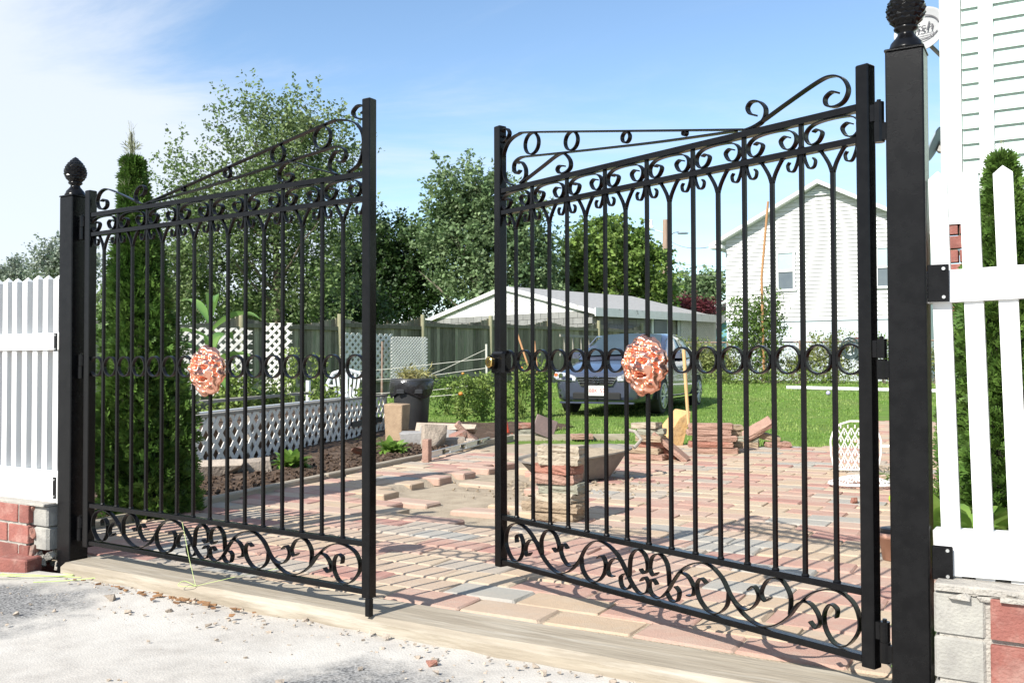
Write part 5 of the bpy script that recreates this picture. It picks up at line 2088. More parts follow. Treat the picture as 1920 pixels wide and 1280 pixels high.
# flowerpot, green tangle and ball between stile and post
p = on_ground(1672, 1048)
g = thing('flower_pot', 'small terracotta pot with dark speckled top beside the right gate post', 'pot', (p.x, p.y, 0))
MB().lathe([(.04, 0), (.055, .10), (.062, .10), (.064, .125), (.056, .125), (.054, .11)], 20).build('pot', pm('pale_terracotta', (.6, .36, .27), (.52, .3, .22), rough=.8), g, smooth=True)
MB().lathe([(.05, .11), (.05, .145), (.03, .15)], 16).build('dark_liner', M_BLACKPL, g)
p = on_ground(1682, 908)
leaves('tangle', [(p.x + random.gauss(0, .09), p.y + random.gauss(0, .06), random.uniform(.0, .09)) for _ in range(160)], .07, M_SHRUB, None, aspect=.12)
tag(bpy.data.objects['tangle'], 'tangled dark green string heap next to the chair seat', 'tangle', kind='stuff')
p = on_ground(1677, 945)
o = MB().lathe([(.035 * math.sin(a) + .0005, .035 - .035 * math.cos(a)) for a in np.linspace(0.02, 3.12, 11)], 16).build('green_ball', pm('lime_ball', (.40, .52, .06), rough=.5), None, smooth=True)
o.location = (p.x, p.y, 0)
tag(o, 'lime green ball at the edge of the right gate post', 'ball')

# lime string tied at the sill
q = gate_pt(.82, -.085, .014)
s_ = MB()
s_.tube([(q.x - .10, q.y + .12, .26), (q.x - .05, q.y + .06, .12), (q.x, q.y, .012)], .0013, 5)
s_.tube([(q.x, q.y, .012), (q.x + .16, q.y - .01, .05), (q.x + .36, q.y - .08, .10)], .0010, 5)
s_.tube(spline([(q.x, q.y, .012), (q.x - .05, q.y + .01, .03), (q.x - .07, q.y - .005, .016), (q.x - .02, q.y - .012, .012), (q.x, q.y, .012)], 6), .0016, 5)
tag(s_.build('mason_line', M_LIME), 'lime green mason line tied at the timber under the left leaf', 'string')
s_ = MB()
rr = random.Random(8)
for k in range(4):
    p = on_ground(60 + 35 * k, 1085 + rr.uniform(-6, 6), -.04)
    pts = [(p.x + rr.uniform(-.12, .12) + .08 * j, p.y + rr.uniform(-.05, .05), -.035 + rr.uniform(0, .012)) for j in range(-2, 3)]
    s_.tube(spline(pts, 5), .0022, 5)
tag(s_.build('loose_string', M_LIME), 'pale green loose string lying before the brick wall', 'string')
p = on_ground(808, 1249, -.05)
o = MB().rock((0, 0, 0), (.05, .022, .02), 71).build('brick_chip', C_RED)
o.location = (p.x, p.y, -.04)
tag(o, 'small red brick chip on the concrete in the foreground', 'chip')
p = on_ground(206, 1128, -.05)
o = MB().rock((0, 0, 0), (.05, .04, .035), 72).build('stone_chip', M_STONE)
o.location = (p.x, p.y, -.035)
tag(o, 'brown stone chip on the concrete at lower left', 'chip')
p = on_ground(1603, 942)
o = MB().rock((0, 0, 0), (.05, .05, .05), 73).build('stone_chip', C_RED)
o.location = (p.x, p.y, .012)
tag(o, 'small brown stone on the pavers in front of the chair seat', 'chip')


# ================================================================== CAR
def loft(stations, closed_ring=False):
    """stations: list of rings (lists of equal length of 3-D points), open rings"""
    m_ = MB()
    n_ = len(stations[0])
    vs2 = [p_ for r_ in stations for p_ in r_]
    fs2 = []
    for i in range(len(stations) - 1):
        for j in range(n_ - 1):
            a_ = i * n_ + j
            fs2.append((a_, a_ + 1, a_ + n_ + 1, a_ + n_))
    m_.add(vs2, fs2)
    return m_


CF = Vector((1.43, 15.8, 0))
rear = Vector((.41, .912))
car = thing('car', 'dark graphite blue sedan parked on the lawn behind the right leaf', 'car', (CF.x, CF.y, lawn_z(17.4) + .002), math.atan2(rear.y, rear.x))
# local x runs from nose to tail, y to the car's right (image left is +y)
ST = [  # x, half width, bottom, waist height (side top), top centre
    (.00, .60, .30, .60, .63), (.06, .70, .22, .66, .69), (.18, .80, .19, .71, .745), (.40, .862, .18, .77, .80), (.80, .880, .18, .845, .885), (1.15, .884, .18, .90, .955), (1.35, .884, .18, .925, .985),
    (2.0, .885, .18, .94, .99), (2.8, .885, .18, .95, 1.0), (3.4, .880, .18, .96, 1.01), (3.9, .868, .18, .965, 1.02), (4.30, .84, .20, .955, 1.02), (4.52, .79, .26, .93, .985), (4.63, .70, .34, .86, .90)]


def section(x, w, zb_, zs, zt):
    pr = [(0, zb_), (.80 * w, zb_), (.95 * w, zb_ + .05), (1.0 * w, zb_ + .16), (1.0 * w, zb_ + (zs - zb_) * .62), (.985 * w, zs - .06), (.93 * w, zs), (.62 * w, zs + (zt - zs) * .65), (0, zt)]
    full = [(x, -y_, z_) for y_, z_ in pr] + [(x, y_, z_) for y_, z_ in pr[-2::-1]]
    return full


rings_ = [section(*s_) for s_ in ST]
body = loft(rings_)
body.add([p_ for p_ in rings_[0]], [tuple(range(len(rings_[0])))])
body.add([p_ for p_ in rings_[-1]], [tuple(range(len(rings_[-1]) - 1, -1, -1))])
bo = body.build('body', M_CAR, car, smooth=True, fix=True)
sd = bo.modifiers.new('sub', 'SUBSURF')
sd.levels = 1
sd.render_levels = 2
# cabin
GH = [(1.28, .78, .93, .95), (1.65, .72, .96, 1.20), (2.10, .655, .97, 1.40), (2.55, .64, .98, 1.445), (3.05, .63, .98, 1.42), (3.5, .63, .98, 1.27), (3.95, .66, .98, 1.03)]
rg = []
for x, w, zb_, zt in GH:
    hh = zt - zb_
    pr = [(w + .16 * min(1, hh / .42), zb_), (w + .09 * min(1, hh / .42), zb_ + hh * .5), (w + .015, zb_ + hh * .88), (w * .85, zt - .005), (0, zt + .02 * min(1, hh / .3))]
    rg.append([(x, -y_, z_) for y_, z_ in pr] + [(x, y_, z_) for y_, z_ in pr[-2::-1]])
cab = loft(rg).build('cabin', M_CAR, car, smooth=True, fix=True)


def panel(name, quad, mat, off, parent=car, n_=6):
    """curved glass patch through four corners, pushed off along its normal"""
    A, B, C, D = [Vector(q_) for q_ in quad]
    nrm = (B - A).cross(D - A).normalized()
    m_ = MB()
    vs2, fs2 = [], []
    for i in range(n_ + 1):
        for j in range(n_ + 1):
            u_, v_ = i / n_, j / n_
            p_ = A.lerp(B, u_).lerp(D.lerp(C, u_), v_)
            p_ = p_ + nrm * off * (1 + 2.5 * math.sin(math.pi * u_) * .5)
            vs2.append(p_)
    for i in range(n_):
        for j in range(n_):
            a_ = i * (n_ + 1) + j
            fs2.append((a_, a_ + n_ + 1, a_ + n_ + 2, a_ + 1))
    m_.add(vs2, fs2)
    return m_.build(name, mat, parent, smooth=True)


panel('windscreen', [(1.36, .72, .985), (1.36, -.72, .985), (2.06, -.58, 1.385), (2.06, .58, 1.385)], M_CARGL, .03)
for s in (-1, 1):
    q1 = [(1.62, s * .865, .985), (2.55, s * .875, 1.0), (2.55, s * .70, 1.36), (2.12, s * .715, 1.33)]
    q2 = [(2.62, s * .875, 1.0), (3.35, s * .86, 1.01), (3.22, s * .70, 1.31), (2.62, s * .70, 1.36)]
    q3 = [(3.41, s * .85, 1.01), (3.72, s * .80, 1.02), (3.45, s * .70, 1.22), (3.29, s * .70, 1.28)]
    for q_ in (q1, q2, q3):
        panel('side_window', q_ if s > 0 else q_[::-1], M_SHADE if s < 0 else M_CARGL, .02)
    m_ = MB().tube([(1.45, s * .84, 1.0), (2.05, s * .70, 1.385), (2.6, s * .672, 1.415), (3.15, s * .665, 1.375), (3.55, s * .70, 1.21), (3.80, s * .78, 1.03)], .012, 6)
    m_.build('window_trim', M_CHROME, car)
    m_ = MB().box((2.5, s * .889, .265), (2.3, .012, .03))
    m_.build('sill_strip', M_CHROME, car)
    m_ = MB().box((2.45, s * .89, .66), (2.6, .014, .028), ch=.003)
    m_.build('side_moulding', M_CAR, car)
    for x in (2.42, 3.25):
        MB().box((x, s * .893, .80), (.2, .03, .03), ch=.006).build('door_handle', M_CHROME, car)
    mm = MB().box((1.66, s * .97, 1.03), (.10, .18, .12), ch=.03)
    mm.build('wing_mirror', M_CAR, car)
    # headlight
    m_ = MB()
    m_.add([(.035, s * .60, .60), (.035, s * .38, .585), (.045, s * .36, .655), (.14, s * .58, .715), (.34, s * .855, .735), (.22, s * .845, .645), (.10, s * .74, .605)],
           [(0, 1, 2, 3, 4, 5, 6) if s > 0 else (6, 5, 4, 3, 2, 1, 0)])
    bm_ = m_.build('headlight', M_LAMP, car)
    bm_.location.x = -.062
    so_ = bm_.modifiers.new('solid', 'SOLIDIFY')
    so_.thickness = .03
    for yy, rr_, mt in ((.50, .045, M_CHROME), (.64, .042, M_CHROME), (.74, .028, M_AMBER)):
        MB().tube([(.0 + (yy - .45) * .32, s * yy, .655 + (yy - .5) * .12), (-.03 + (yy - .45) * .32, s * yy, .655 + (yy - .5) * .12)], rr_, 14).build('lamp_reflector', mt, bm_)
    # fog light in its dark pocket
    MB().box((.115, s * .60, .335), (.10, .22, .10), ch=.02).build('fog_pocket', M_DARK, car)
    fo = MB().tube([(.066, s * .58, .338), (.05, s * .58, .338)], .045, 16).build('fog_light', M_LAMP, car)
    # wheels
    for wx in (.93, 3.60):
        y_ = s * .80
        wh = MB()
        wh.tube([(0, -.105, 0), (0, -.09, 0), (0, .09, 0), (0, .105, 0)], [.29, .315, .315, .29], 32)
        w_ = wh.build('wheel', M_TYRE, car)
        w_.location = (wx, y_, .315)
        MB().tube([(0, s * .100, 0), (0, s * .112, 0)], [.225, .215], 28).build('rim_dish', M_DARK, w_)
        ri = MB()
        for k in range(10):
            a = k * math.pi / 5
            ri.tube([(.045 * math.cos(a), s * .118, .045 * math.sin(a)), (.205 * math.cos(a), s * .116, .205 * math.sin(a))], [.022, .017], 6)
        ri.tube([(0, s * .105, 0), (0, s * .125, 0)], .05, 16)
        ri.ribbon([(math.cos(a) * .213, math.sin(a) * .213) for a in np.linspace(0, 6.2832, 33)], .03, .018, y0=s * .108)
        ri.build('rim', M_RIM, w_)
        ar = MB()
        ar.ribbon([(wx + math.cos(a) * .352, .315 + math.sin(a) * .352) for a in np.linspace(-.15, math.pi + .15, 25)], .10, .05, y0=s * .845)
        ar.build('wheel_arch', M_DARK, car)
# grille, bumper opening, emblem, plate
gr = MB()
gr.add([(-.012, .36, .655), (-.012, -.36, .655), (-.022, -.27, .525), (-.022, .27, .525)], [(0, 1, 2, 3)])
go = gr.build('grille', M_DARK, car)
for z, w in ((.648, .36), (.603, .335), (.565, .30)):
    MB().box((-.028, 0, z), (.02, 2 * w, .013), ch=.003).build('grille_bar', M_CHROME, go)
MB().tube([(-.02, .37, .66), (-.03, .28, .515), (-.034, 0, .505), (-.03, -.28, .515), (-.02, -.37, .66)], .013, 6).build('grille_surround', M_CHROME, go)
em = MB()
em.ribbon([(.052 * math.cos(a), .062 * math.sin(a)) for a in np.linspace(0, 6.2832, 25)], .012, .012)
em.ribbon([(-.024, -.05), (-.010, .05)], .012, .012)
em.ribbon([(.024, -.05), (.010, .05)], .012, .012)
em.ribbon([(-.018, -.005), (.018, -.005)], .012, .010)
em.v = [(q_[1] - .048, q_[0], q_[2] + .60) for q_ in em.v]
em.build('emblem', M_CHROME, go)
MB().box((.005, 0, .335), (.05, .86, .11), ch=.02).build('bumper_opening', M_DARK, car)
MB().box((-.004, 0, .215), (.08, 1.32, .03), ch=.01).build('front_lip', M_CAR, car)
pl = MB().box((-.048, -.03, .42), (.012, .33, .165), ch=.004).build('licence_plate', M_PLATE, car)
for body_, y_, sz, z_ in (('88K', .040, .096, .418), ('53', -.120, .096, .418)):
    tm = text_mesh(body_, sz, offset=.001)
    t = link('plate_lettering', tm, M_REDINK, pl)
    t.rotation_euler = (R(90), 0, R(-90))
    t.location = (-.0555, y_, z_)


# ================================================================== BACK OF THE YARD
# garage of grey block with a white gable
GC = Vector((2.52, 29.0, 0))
gd = Vector((-.7118, .7024))         # along the gable wall, to the left and away
gs = Vector((.7024, .7118))          # along the side wall, to the right and away
gz = lawn_z(29)
ga = thing('garage', 'low grey block garage with peeling white gable behind the board fence', 'garage', (GC.x, GC.y, gz), math.atan2(gs.y, gs.x))
# local x along side wall, local y along gable wall
GW, GLn, ZW, ZR = 7.6, 6.7, 2.52 - gz, 3.40 - gz
MB().box((GLn / 2 + .02, GW / 2, ZW / 2 - .05), (GLn - .06, GW - .06, ZW + .06)).build('wall_core', M_MORTAR, ga)
bm_ = MB().box((0, 0, 0), (.388, .05, .188), ch=.004).mesh('block')
bm_.materials.append(M_GBLOCK)
cnt = 0
for c in range(12):
    z = .1 + c * .2
    if z > ZW - .05:
        break
    # gable wall
    k = 0
    y = .2 if c % 2 else .4
    while y < GW - .1:
        o = bpy.data.objects.new('block', bm_)
        COL.objects.link(o)
        o.parent = ga
        o.location = (-.002, y, z)
        o.rotation_euler = (0, 0, R(90))
        y += .4
    if c >= 5:
        x = .2 if c % 2 == 0 else .4
        while x < 3.3:
            o = bpy.data.objects.new('block', bm_)
            COL.objects.link(o)
            o.parent = ga
            o.location = (x, -.002, z)
            x += .4
# gable boards
nb = 6
for i in range(nb):
    za = ZW + (ZR - ZW) * i / nb
    zb_ = ZW + (ZR - ZW) * (i + 1) / nb
    ya, yb_ = GW / 2 * i / nb, GW / 2 * (i + 1) / nb
    m = MB()
    m.add([(-.035, ya, za), (-.035, GW - ya, za), (-.02, GW - yb_, zb_ + .004), (-.02, yb_, zb_ + .004), (-.012, ya, za), (-.012, GW - ya, za)], [(0, 1, 2, 3), (4, 5, 1, 0)])
    m.build('gable_board', M_PEEL, ga)
ov = .32
for s in (0, 1):
    y0 = -ov if s == 0 else GW + ov
    ze = ZW - ov * (ZR - ZW) / (GW / 2) + .05
    m = MB()
    m.add([(-.12, y0, ze), (-.12, GW / 2, ZR + .10), (GLn + .3, GW / 2, ZR + .10), (GLn + .3, y0, ze), (-.12, y0, ze - .05), (-.12, GW / 2, ZR + .05), (GLn + .3, GW / 2, ZR + .05), (GLn + .3, y0, ze - .05)],
          [(0, 1, 2, 3), (7, 6, 5, 4), (0, 4, 5, 1), (3, 2, 6, 7), (0, 3, 7, 4)])
    m.build('roof', M_ROOF, ga, fix=True)
    m = MB()
    m.add([(-.15, y0, ze + .01), (-.15, GW / 2, ZR + .11), (-.15, GW / 2, ZR - .03), (-.15, y0, ze - .13), (-.105, y0, ze + .01), (-.105, GW / 2, ZR + .11), (-.105, GW / 2, ZR - .03), (-.105, y0, ze - .13)],
          [(0, 1, 2, 3), (7, 6, 5, 4), (0, 4, 5, 1), (3, 2, 6, 7), (0, 3, 7, 4)])
    m.build('barge_board', M_PEEL, ga, fix=True)
MB().box((GLn / 2, -ov - .02, ZW - .06), (GLn + .6, .04, .26)).build('fascia', M_PEEL, ga)
MB().box((3.45, -.05, ZW - 1.0), (.95, .05, 2.0)).build('door_frame', M_TRIM, ga)
MB().box((3.45, -.085, ZW - 1.05), (.72, .03, 1.85)).build('door', M_GLASS, ga)
lt = lattice(MB(), 2.1, 2.3, .085, .036)
o = lt.build('lattice_screen', M_LATTICE, ga, fix=True)
tag(o, kind='stuff')
o.location = (4.6, -.12, .0)
lt = lattice(MB(), 1.2, 2.3, .085, .036)
MB().box((5.7, -.05, 1.1), (2.4, .03, 2.3)).build('screen_wall', M_PEEL, ga)

# white house behind the hedge
WC = Vector((7.14, 31.0, 0))
wz = lawn_z(31)
wh_ = thing('back_house', 'white clapboard house with a gable vent beyond the hedge', 'house', (WC.x, WC.y, wz), GATE_RZ)
WW, ZF, ZE, ZK = 6.1, 2.23 - wz, 4.98 - wz, 6.52 - wz
MB().box((WW / 2, 3.5, (ZE + .2) / 2), (WW - .04, 6.96, ZE + .2)).build('wall_core', M_SIDE_W, wh_)
MB().box((WW / 2, -.01, ZF / 2), (WW - .02, .05, ZF)).build('foundation', M_FOUND, wh_)
hc = (ZE - ZF) / 22
for i in range(22):
    m = clap(wh_, 0, WW, ZF + i * hc, hc, y=-.03, lip=.04)
    m.build('clapboard', M_SIDE_W, wh_, fix=True)
ng = 12
hg = (ZK - ZE) / ng
for i in range(ng):
    xa = WW / 2 * i / ng
    m = clap(wh_, xa, WW - xa, ZE + i * hg, hg, y=-.03, lip=.04)
    m.build('clapboard', M_SIDE_W, wh_, fix=True)
MB().box((WW / 2, -.055, ZE + .02), (WW, .02, .035)).build('band_board', M_FOUND, wh_)
MB().box((WW / 2, -.055, ZF), (WW, .03, .05)).build('water_table', M_FOUND, wh_)
for s in (0, 1):
    x0 = -.45 if s == 0 else WW + .45
    ze = ZE - .45 * (ZK - ZE) / (WW / 2) + .06
    m = MB()
    m.add([(x0, -.4, ze), (WW / 2, -.4, ZK + .10), (WW / 2, 7.3, ZK + .10), (x0, 7.3, ze), (x0, -.4, ze - .12), (WW / 2, -.4, ZK - .02), (WW / 2, 7.3, ZK - .02), (x0, 7.3, ze - .12)],
          [(0, 1, 2, 3), (7, 6, 5, 4), (0, 4, 5, 1), (3, 2, 6, 7), (0, 3, 7, 4)])
    m.build('roof', M_TRIM, wh_, fix=True)
    MB().box((x0 + (.22 if s == 0 else -.22), -.2, ze - .10), (.45, .42, .10)).build('eave_return', M_TRIM, wh_)
vt = MB()
vt.add([(WW / 2 - .52, -.10, ZK - .36), (WW / 2 + .52, -.10, ZK - .36), (WW / 2, -.10, ZK - .04)], [(0, 1, 2)])
vo = vt.build('gable_vent', M_FOUND, wh_)
for i in range(4):
    zz = ZK - .34 + i * .07
    hw = .47 - i * .11
    MB().box((WW / 2, -.115, zz), (2 * hw, .02, .028)).build('louvre', M_TRIM, vo)


def window(x, z, w, h, parent):
    f = MB()
    for dx, dz, ww, hh in ((0, h / 2, w + .12, .06), (0, -h / 2, w + .16, .07), (-w / 2, 0, .06, h), (w / 2, 0, .06, h), (0, 0, w, .05)):
        f.box((x + dx, -.085, z + dz), (ww, .06, hh))
    fo = f.build('window', M_TRIM, parent)
    MB().box((x, -.07, z + h / 4), (w - .06, .03, h / 2 - .05)).build('upper_sash', M_SHADE, fo)
    MB().box((x, -.068, z - h / 4), (w - .06, .03, h / 2 - .05)).build('lower_sash', M_GLASS, fo)


wx_ = (at(1471, 510, 30.2).x - WC.x) / E_X
window(wx_, at(1471, 510, 30.2).z - wz, .52, 1.22, wh_)
wx2 = (at(1668, 500, 28.3).x - WC.x) / E_X
window(wx2, at(1668, 500, 28.3).z - wz, .62, 1.22, wh_)
wx3 = (at(1620, 643, 28.6).x - WC.x) / E_X
bw_ = MB().box((wx3, -.06, at(1620, 643, 28.6).z - wz), (.42, .05, .36)).build('cellar_window', pm('dark_red_frame', (.12, .04, .035), rough=.7), wh_)
MB().box((wx3, -.09, at(1620, 643, 28.6).z - wz), (.32, .02, .26)).build('pane', M_GLASS, bw_)

# teal house and pale roof further away
tz = at(1330, 600, 44)
th_ = thing('teal_house', 'small teal house with pale roof, behind the garage corner', 'house', (tz.x, tz.y, .3), R(-8))
MB().prism([(-.6, 0), (3.2, 0), (3.2, 3.2), (1.5, 3.2), (-.55, 1.35)], 0, 6).build('wall', M_TEAL, th_, fix=True)
MB().prism([(-.75, 1.22), (1.48, 3.24), (1.48, 3.38), (-.75, 1.36)], -.25, 6.2).build('roof', M_ROOF, th_, fix=True)
tr_ = at(1345, 560, 52)
th2 = thing('far_house', 'far house with only its white roof slope showing beside the white house', 'house', (tr_.x, tr_.y, .3), R(-20))
MB().box((1.5, 3, 1.6), (4.6, 6, 3.2)).build('wall', M_SIDE_W, th2)
MB().prism([(-1.2, 3.1), (1.5, 4.4), (4.2, 3.1), (4.2, 3.22), (1.5, 4.55), (-1.2, 3.22)], -.3, 6.3).build('roof', M_TRIM, th2, fix=True)

# chain link fence
c0, c1 = at(1235, 700, 27.6), at(1790, 700, 25.2)
d = Vector((c1.x - c0.x, c1.y - c0.y))
cl_ = thing('chain_link_fence', 'rusty chain link fence along the far edge of the lawn', 'fence', (c0.x, c0.y, lawn_z(26.5)), math.atan2(d.y, d.x))
CL = d.length
MB().tube([(0, 0, 1.17), (CL / 2, 0, 1.15), (CL, 0, 1.17)], .022, 8).build('top_rail', M_RUST, cl_)
for i in range(5):
    MB().tube([(CL * i / 4, 0, 0), (CL * i / 4, 0, 1.2)], .028, 8).build('post', M_RUST, cl_)
wm = MB()
st_ = .10
k = -1.15
while k < CL:
    for sg in (1, -1):
        xa, xb = (k, k + 1.13) if sg > 0 else (k + 1.13, k)
        za, zb_ = .02, 1.15
        lo = max(0, xa) if sg > 0 else min(CL, xa)
        pa_, pb_ = Vector((xa, 0, za)), Vector((xb, 0, zb_))
        dd = pb_ - pa_
        t0 = max(0, min(1, ((0 if dd.x > 0 else CL) - pa_.x) / dd.x))
        t1 = max(0, min(1, ((CL if dd.x > 0 else 0) - pa_.x) / dd.x))
        if t1 > t0:
            wm.tube([pa_ + dd * t0, pa_ + dd * t1], .0035, 3, cap=False)
    k += st_
tag(wm.build('wire_mesh', M_WIRE, cl_), kind='stuff')


# shrubs on it
def hedge(label, px, py0, py1, wpx, Y, n, mat, size=.075, name='hedge_shrub', depth=.45, group='shrubs along the chain link fence'):
    p = at(px, py1, Y)
    z0 = lawn_z(Y)
    zt = at(px, py0, Y).z
    w = wpx * Y / F_PX
    h = zt - z0
    lobes = [(0, 0, h * .45, w * .45, depth, h * .45), (-w * .22, 0, h * .6, w * .26, depth * .8, h * .36), (w * .2, .05, h * .62, w * .28, depth * .8, h * .38)]
    return leafy(name, label, 'shrub', (p.x, p.y, z0), lobes, n, size, mat, group, stems=6, clump=.11, bark=M_PALEBARK)


hedge('tall dark green shrub in front of the white house, brown pole in it', 1418, 532, 712, 118, 26.2, 5200, M_SHRUB, .085, depth=.8)
hedge('thin light shrub rising above the tall dark shrub', 1440, 505, 600, 55, 26.3, 500, M_SHRUB, .07)
hedge('low vine covered stretch of hedge behind the car boot', 1300, 628, 712, 100, 26.9, 2600, M_VINE)
hedge('hedge stretch right behind the tool handle', 1355, 645, 715, 80, 26.6, 1700, M_VINE)
hedge('sparse vine on the fence under the white house', 1560, 615, 712, 120, 26.0, 2300, M_VINE)
hedge('vine hedge left of the hanging hose', 1500, 650, 716, 90, 26.1, 1100, M_VINE)
hedge('hedge between the hinge stile and the near gate post', 1668, 620, 715, 90, 25.6, 1900, M_SHRUB)
hedge('hedge seen right of the near gate post, low', 1752, 640, 716, 80, 25.3, 1100, M_VINE)
hedge('low weeds along the foot of the far fence', 1450, 690, 718, 420, 25.6, 3600, M_TOMATO, .06, name='weed_strip', depth=.3)

# hose coil on the fence
hc_ = at(1600, 655, 25.6)
hz = MB()
for k in range(7):
    r = .15 + .018 * k
    ph_ = random.uniform(-.05, .05)
    hz.tube([(hc_.x - .12 + ph_ + r * math.cos(a), hc_.y - .05 - .008 * k, hc_.z + .02 * k * .3 + r * 1.15 * math.sin(a)) for a in np.linspace(0, 6.2832, 25)], .013, 6)
    hz.tube([(hc_.x + .14 + ph_ + r * .8 * math.cos(a), hc_.y - .04 - .008 * k, hc_.z - .05 + r * math.sin(a)) for a in np.linspace(0, 6.2832, 25)], .013, 6)
tag(hz.build('garden_hose', M_HOSE), 'coiled grey green hose hung on the chain link fence', 'hose')
o = MB().tube([at(1433, 720, 25.9), at(1431, 640, 25.9), at(1428, 520, 25.9), at(1440, 378, 25.9)], [.04, .038, .036, .033], 10).build('brown_pole', M_BAMBOO)
tag(o, 'tall leaning brown pole in front of the white house', 'pole')
a_, b_ = at(1475, 732, 23.0), at(1790, 724, 21.5)
o = MB().tube([(a_.x, a_.y, lawn_z(23) + .05), (b_.x, b_.y, lawn_z(21.5) + .05)], .045, 10).build('white_pole', M_WHITE2)
tag(o, 'long white pole lying on the lawn near the hedge', 'pole')
p = at(1553, 737, 21.0)
o = MB().lathe([(.05 * math.sin(a) + .0005, .05 - .05 * math.cos(a)) for a in np.linspace(0.02, 3.12, 9)], 14).build('toy_ball', pm('lilac', (.42, .38, .6), rough=.5), None, smooth=True)
o.location = (p.x, p.y, lawn_z(21) + .01)
tag(o, 'small lilac ball on the grass below the white pole', 'ball')

# step ladder leaning at the fence behind the car
l0, l1 = at(1050, 632, 20.5), at(1180, 622, 23.5)
ld = thing('ladder', 'pale ladder hung sideways on the board fence behind the car', 'ladder', (l0.x, l0.y, l0.z - .38), math.atan2(l1.y - l0.y, l1.x - l0.x))
LL = math.hypot(l1.x - l0.x, l1.y - l0.y)
for z in (0, .42):
    MB().box((LL / 2, 0, z), (LL, .03, .055)).build('stringer', M_GREYWOOD, ld)
for k in range(9):
    MB().tube([(LL * (k + .5) / 9, 0, .03), (LL * (k + .5) / 9, 0, .39)], .016, 8).build('rung', M_GREYWOOD, ld)
for (x0, y0), (x1, y1), lab in (((970, 625), (995, 700), 'leaning brown garden stake behind the first ring of the right leaf'), ((1002, 640), (1008, 700), 'shorter brown garden stake behind the second ring of the right leaf')):
    tag(MB().tube([at(x0, y0, 16.9), at(x1, y1, 16.5)], .018, 8).build('garden_stake', M_BAMBOO), lab, 'stake', 'brown stakes by the tomato plants')

# utility pole with lamps and wires
up = at(1245, 560, 52)
g = thing('utility_pole', 'wooden utility pole with two street lamps behind the round tree', 'pole', (up.x, up.y, .3), 0)
zt = at(1247, 412, 52).z - .3
MB().tube([(0, 0, 0), (.12, 0, zt)], [.19, .16], 12).build('shaft', pm('pole_wood', (.36, .25, .19), (.28, .2, .15), scale=5, rough=.9, stretch=(4, 4, .4)), g)
MB().tube([(.05, 0, zt - .75), (-.35, 0, zt - .62), (-.75, 0, zt - .55)], .03, 6).build('lamp_arm', M_TRIM, g)
lm = MB().box((-.78, 0, zt - .42), (.42, .3, .12), ch=.03)
lm.box((-.74, 0, zt - .18), (.26, .22, .36), ch=.04)
lm.build('flood_lamp', M_TRIM, g)
MB().tube([(.15, 0, zt - 1.0), (.6, 0, zt - .72), (.85, 0, zt - .68)], .025, 6).build('lamp_arm', M_WIRE, g)
MB().lathe([(.02, 0), (.16, .02), (.2, .08), (.12, .16), (.02, .18)], 14).build('street_lamp_head', M_DISHD, g)
hd = [o_ for o_ in g.children if o_.name.startswith('street_lamp_head')][0]
hd.location = (1.08, 0, zt - .82)
hd.scale = (1.7, .9, .8)
k = 0
for (xa, ya, Ya), (xb, yb_, Yb), sag in (((1250, 447, 52), (1336, 462, 31.2), .25), ((1180, 484, 60), (1760, 494, 50), .5), ((1180, 508, 60), (1700, 512, 52), .3), ((1262, 490, 52), (1300, 512, 60), .05)):
    a_, b_ = at(xa, ya, Ya), at(xb, yb_, Yb)
    pts = [a_.lerp(b_, t) - Vector((0, 0, sag * 4 * t * (1 - t))) for t in np.linspace(0, 1, 12)]
    tag(MB().tube(pts, .012, 4).build('overhead_wire', M_WIRE), ('wire from the utility pole to the eave of the white house', 'upper overhead wire crossing behind the white house', 'lower overhead wire crossing behind the white house', 'short slanting wire right of the utility pole')[k], 'wire', 'overhead wires')
    k += 1


# ================================================================== TREES
def tree(label, px, ybase, Y, top_py, lobes_px, n, size, mat, bark, seed, r0=.16, clump=.28, per=30, nl=9, spread=1.4, sh=.5, name='tree', aspect=.6, top_frac=.9, twig=0.0, dy=0):
    """crown lobes given as (px, py, rx_px, ry_px) in the photograph's scale at distance Y"""
    z0 = lawn_z(Y)
    b = at(px, 600, Y)
    g = thing(name, label, 'tree', (b.x, b.y, z0), 0, 'trees beyond the yard')
    zt = at(px, top_py, Y).z - z0
    m_ = MB()
    limbs(m_, (0, 0, 0), (.05, 0, zt * top_frac), r0, nl, spread, seed)
    m_.build('trunk', bark, g)
    k = Y / F_PX
    lobes = []
    for i, (x, y, rx, ry) in enumerate(lobes_px):
        c = at(x, y + dy, Y) - Vector((b.x, b.y, z0))
        lobes.append((c.x, random.uniform(-.25, .25) * rx * k, c.z, rx * k, (rx * k + ry * k) * .42, ry * k))
    leaves('crown', blob_points(n, lobes, clump, per, sh, twig), size, mat, g, aspect=aspect, droop=.1)
    return g


tree('tall loose elm rising behind the left gate leaf', 520, 600, 24.0, 165,
     [(480, 260, 60, 95), (560, 250, 75, 85), (610, 310, 60, 90), (500, 370, 100, 90), (370, 350, 60, 75), (340, 300, 28, 50), (400, 440, 110, 90), (560, 450, 95, 80), (330, 520, 90, 80), (470, 540, 130, 70), (600, 530, 70, 70), (440, 200, 25, 40), (500, 190, 30, 30), (590, 215, 40, 35), (640, 400, 40, 50), (650, 240, 20, 40)],
     47000, .10, M_ELM, M_BARK, 3, .15, clump=.20, per=24, nl=16, spread=1.9, sh=.3, twig=.85, dy=26)
tree('dense dark green tree right of the left leaf', 730, 600, 41.0, 400,
     [(700, 470, 75, 70), (770, 480, 70, 70), (650, 540, 60, 60), (740, 550, 110, 60), (810, 540, 45, 55), (640, 500, 30, 40)],
     26000, .18, M_DARKLF, M_BARK, 4, .22, clump=.34, per=26, nl=9, spread=1.9, sh=.3, twig=.6)
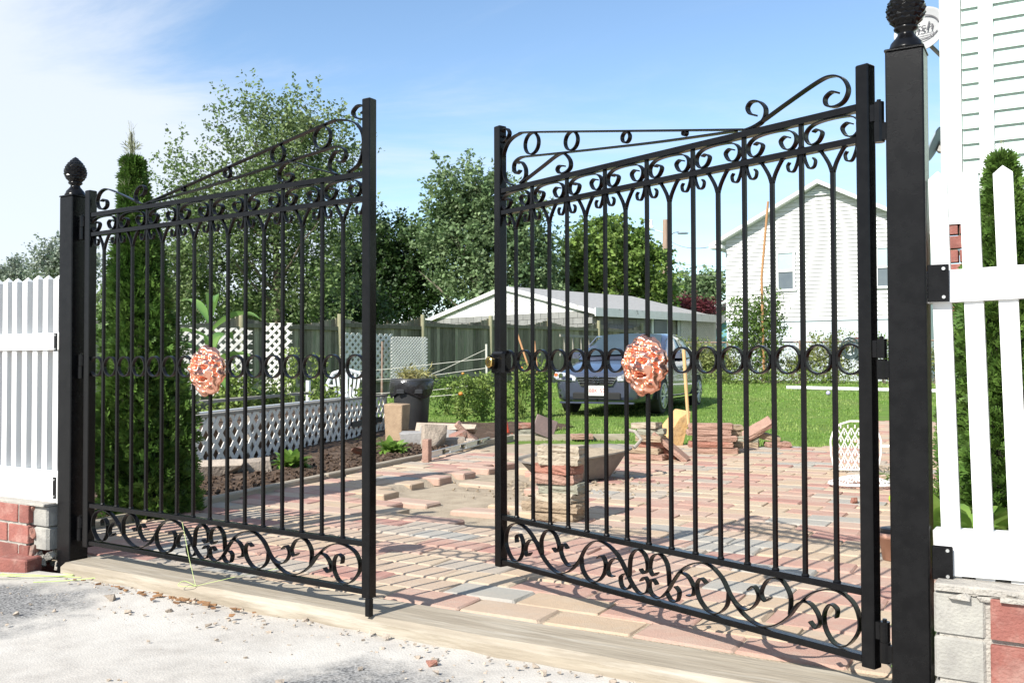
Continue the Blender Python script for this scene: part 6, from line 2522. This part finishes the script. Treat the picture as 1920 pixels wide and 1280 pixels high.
tree('tall grey green maple above the garage', 890, 600, 38.0, 298,
     [(870, 360, 65, 60), (930, 380, 70, 65), (850, 430, 60, 60), (930, 460, 85, 70), (990, 450, 50, 60), (880, 510, 65, 60), (960, 540, 80, 50), (840, 380, 35, 40), (1010, 510, 40, 50)],
     30000, .18, M_MAPLE, M_PALEBARK, 5, .17, clump=.34, per=24, nl=14, spread=2.2, sh=.3, twig=.9, dy=16)
tree('round dense green tree behind the garage roof', 1140, 600, 41.0, 420,
     [(1140, 480, 85, 65), (1090, 520, 65, 60), (1200, 520, 60, 65), (1150, 560, 100, 50), (1060, 560, 45, 40), (1225, 570, 32, 40), (1130, 435, 30, 25)],
     28000, .22, M_ROUNDLF, M_BARK, 6, .2, clump=.36, per=26, nl=8, spread=1.8, sh=.45, twig=.5)
tree('far pale tree left of the white house', 1300, 600, 62.0, 500,
     [(1275, 545, 28, 32), (1320, 540, 38, 28), (1300, 570, 50, 25), (1335, 525, 18, 16)], 6000, .30, M_MAPLE, M_BARK, 7, .15, clump=.5, per=20, nl=6, spread=1.6)
tree('dark red leaved tree over the garage end', 1285, 600, 45.0, 560,
     [(1290, 578, 48, 17), (1255, 582, 30, 14), (1320, 582, 22, 14)], 4500, .16, M_REDLF, M_BARK, 8, .1, clump=.25, per=20, nl=6, spread=1.0)
tree('silvery tree top above the left picket fence, beside the post', 100, 600, 34.0, 462,
     [(95, 495, 28, 30), (120, 485, 25, 28), (75, 510, 24, 18), (150, 500, 25, 40)], 5000, .13, M_SILVER, M_PALEBARK, 9, .12, clump=.22, per=18, nl=8, spread=.9, twig=.6)
tree('small pointed silvery tree at the far left edge', 28, 600, 36.0, 480,
     [(27, 500, 7, 20), (24, 520, 14, 14), (45, 508, 7, 16), (2, 512, 10, 16), (48, 525, 12, 10)], 2600, .12, M_SILVER, M_PALEBARK, 10, .08, clump=.14, per=14, nl=6, spread=.5)
tree('low green tree filling the gap left of the elm', 260, 600, 30.0, 520, [(250, 570, 90, 45), (180, 580, 60, 35), (330, 570, 60, 50)], 6000, .13, M_ELM, M_BARK, 15, .12, clump=.3, per=22, nl=6, spread=1.1)
tree('low dark shrubbery behind the board fence', 560, 600, 27.0, 560, [(480, 590, 90, 35), (600, 590, 70, 40), (680, 585, 60, 45)], 9000, .12, M_DARKLF, M_BARK, 16, .1, clump=.28, per=22, nl=5, spread=1.2, name='shrubbery')
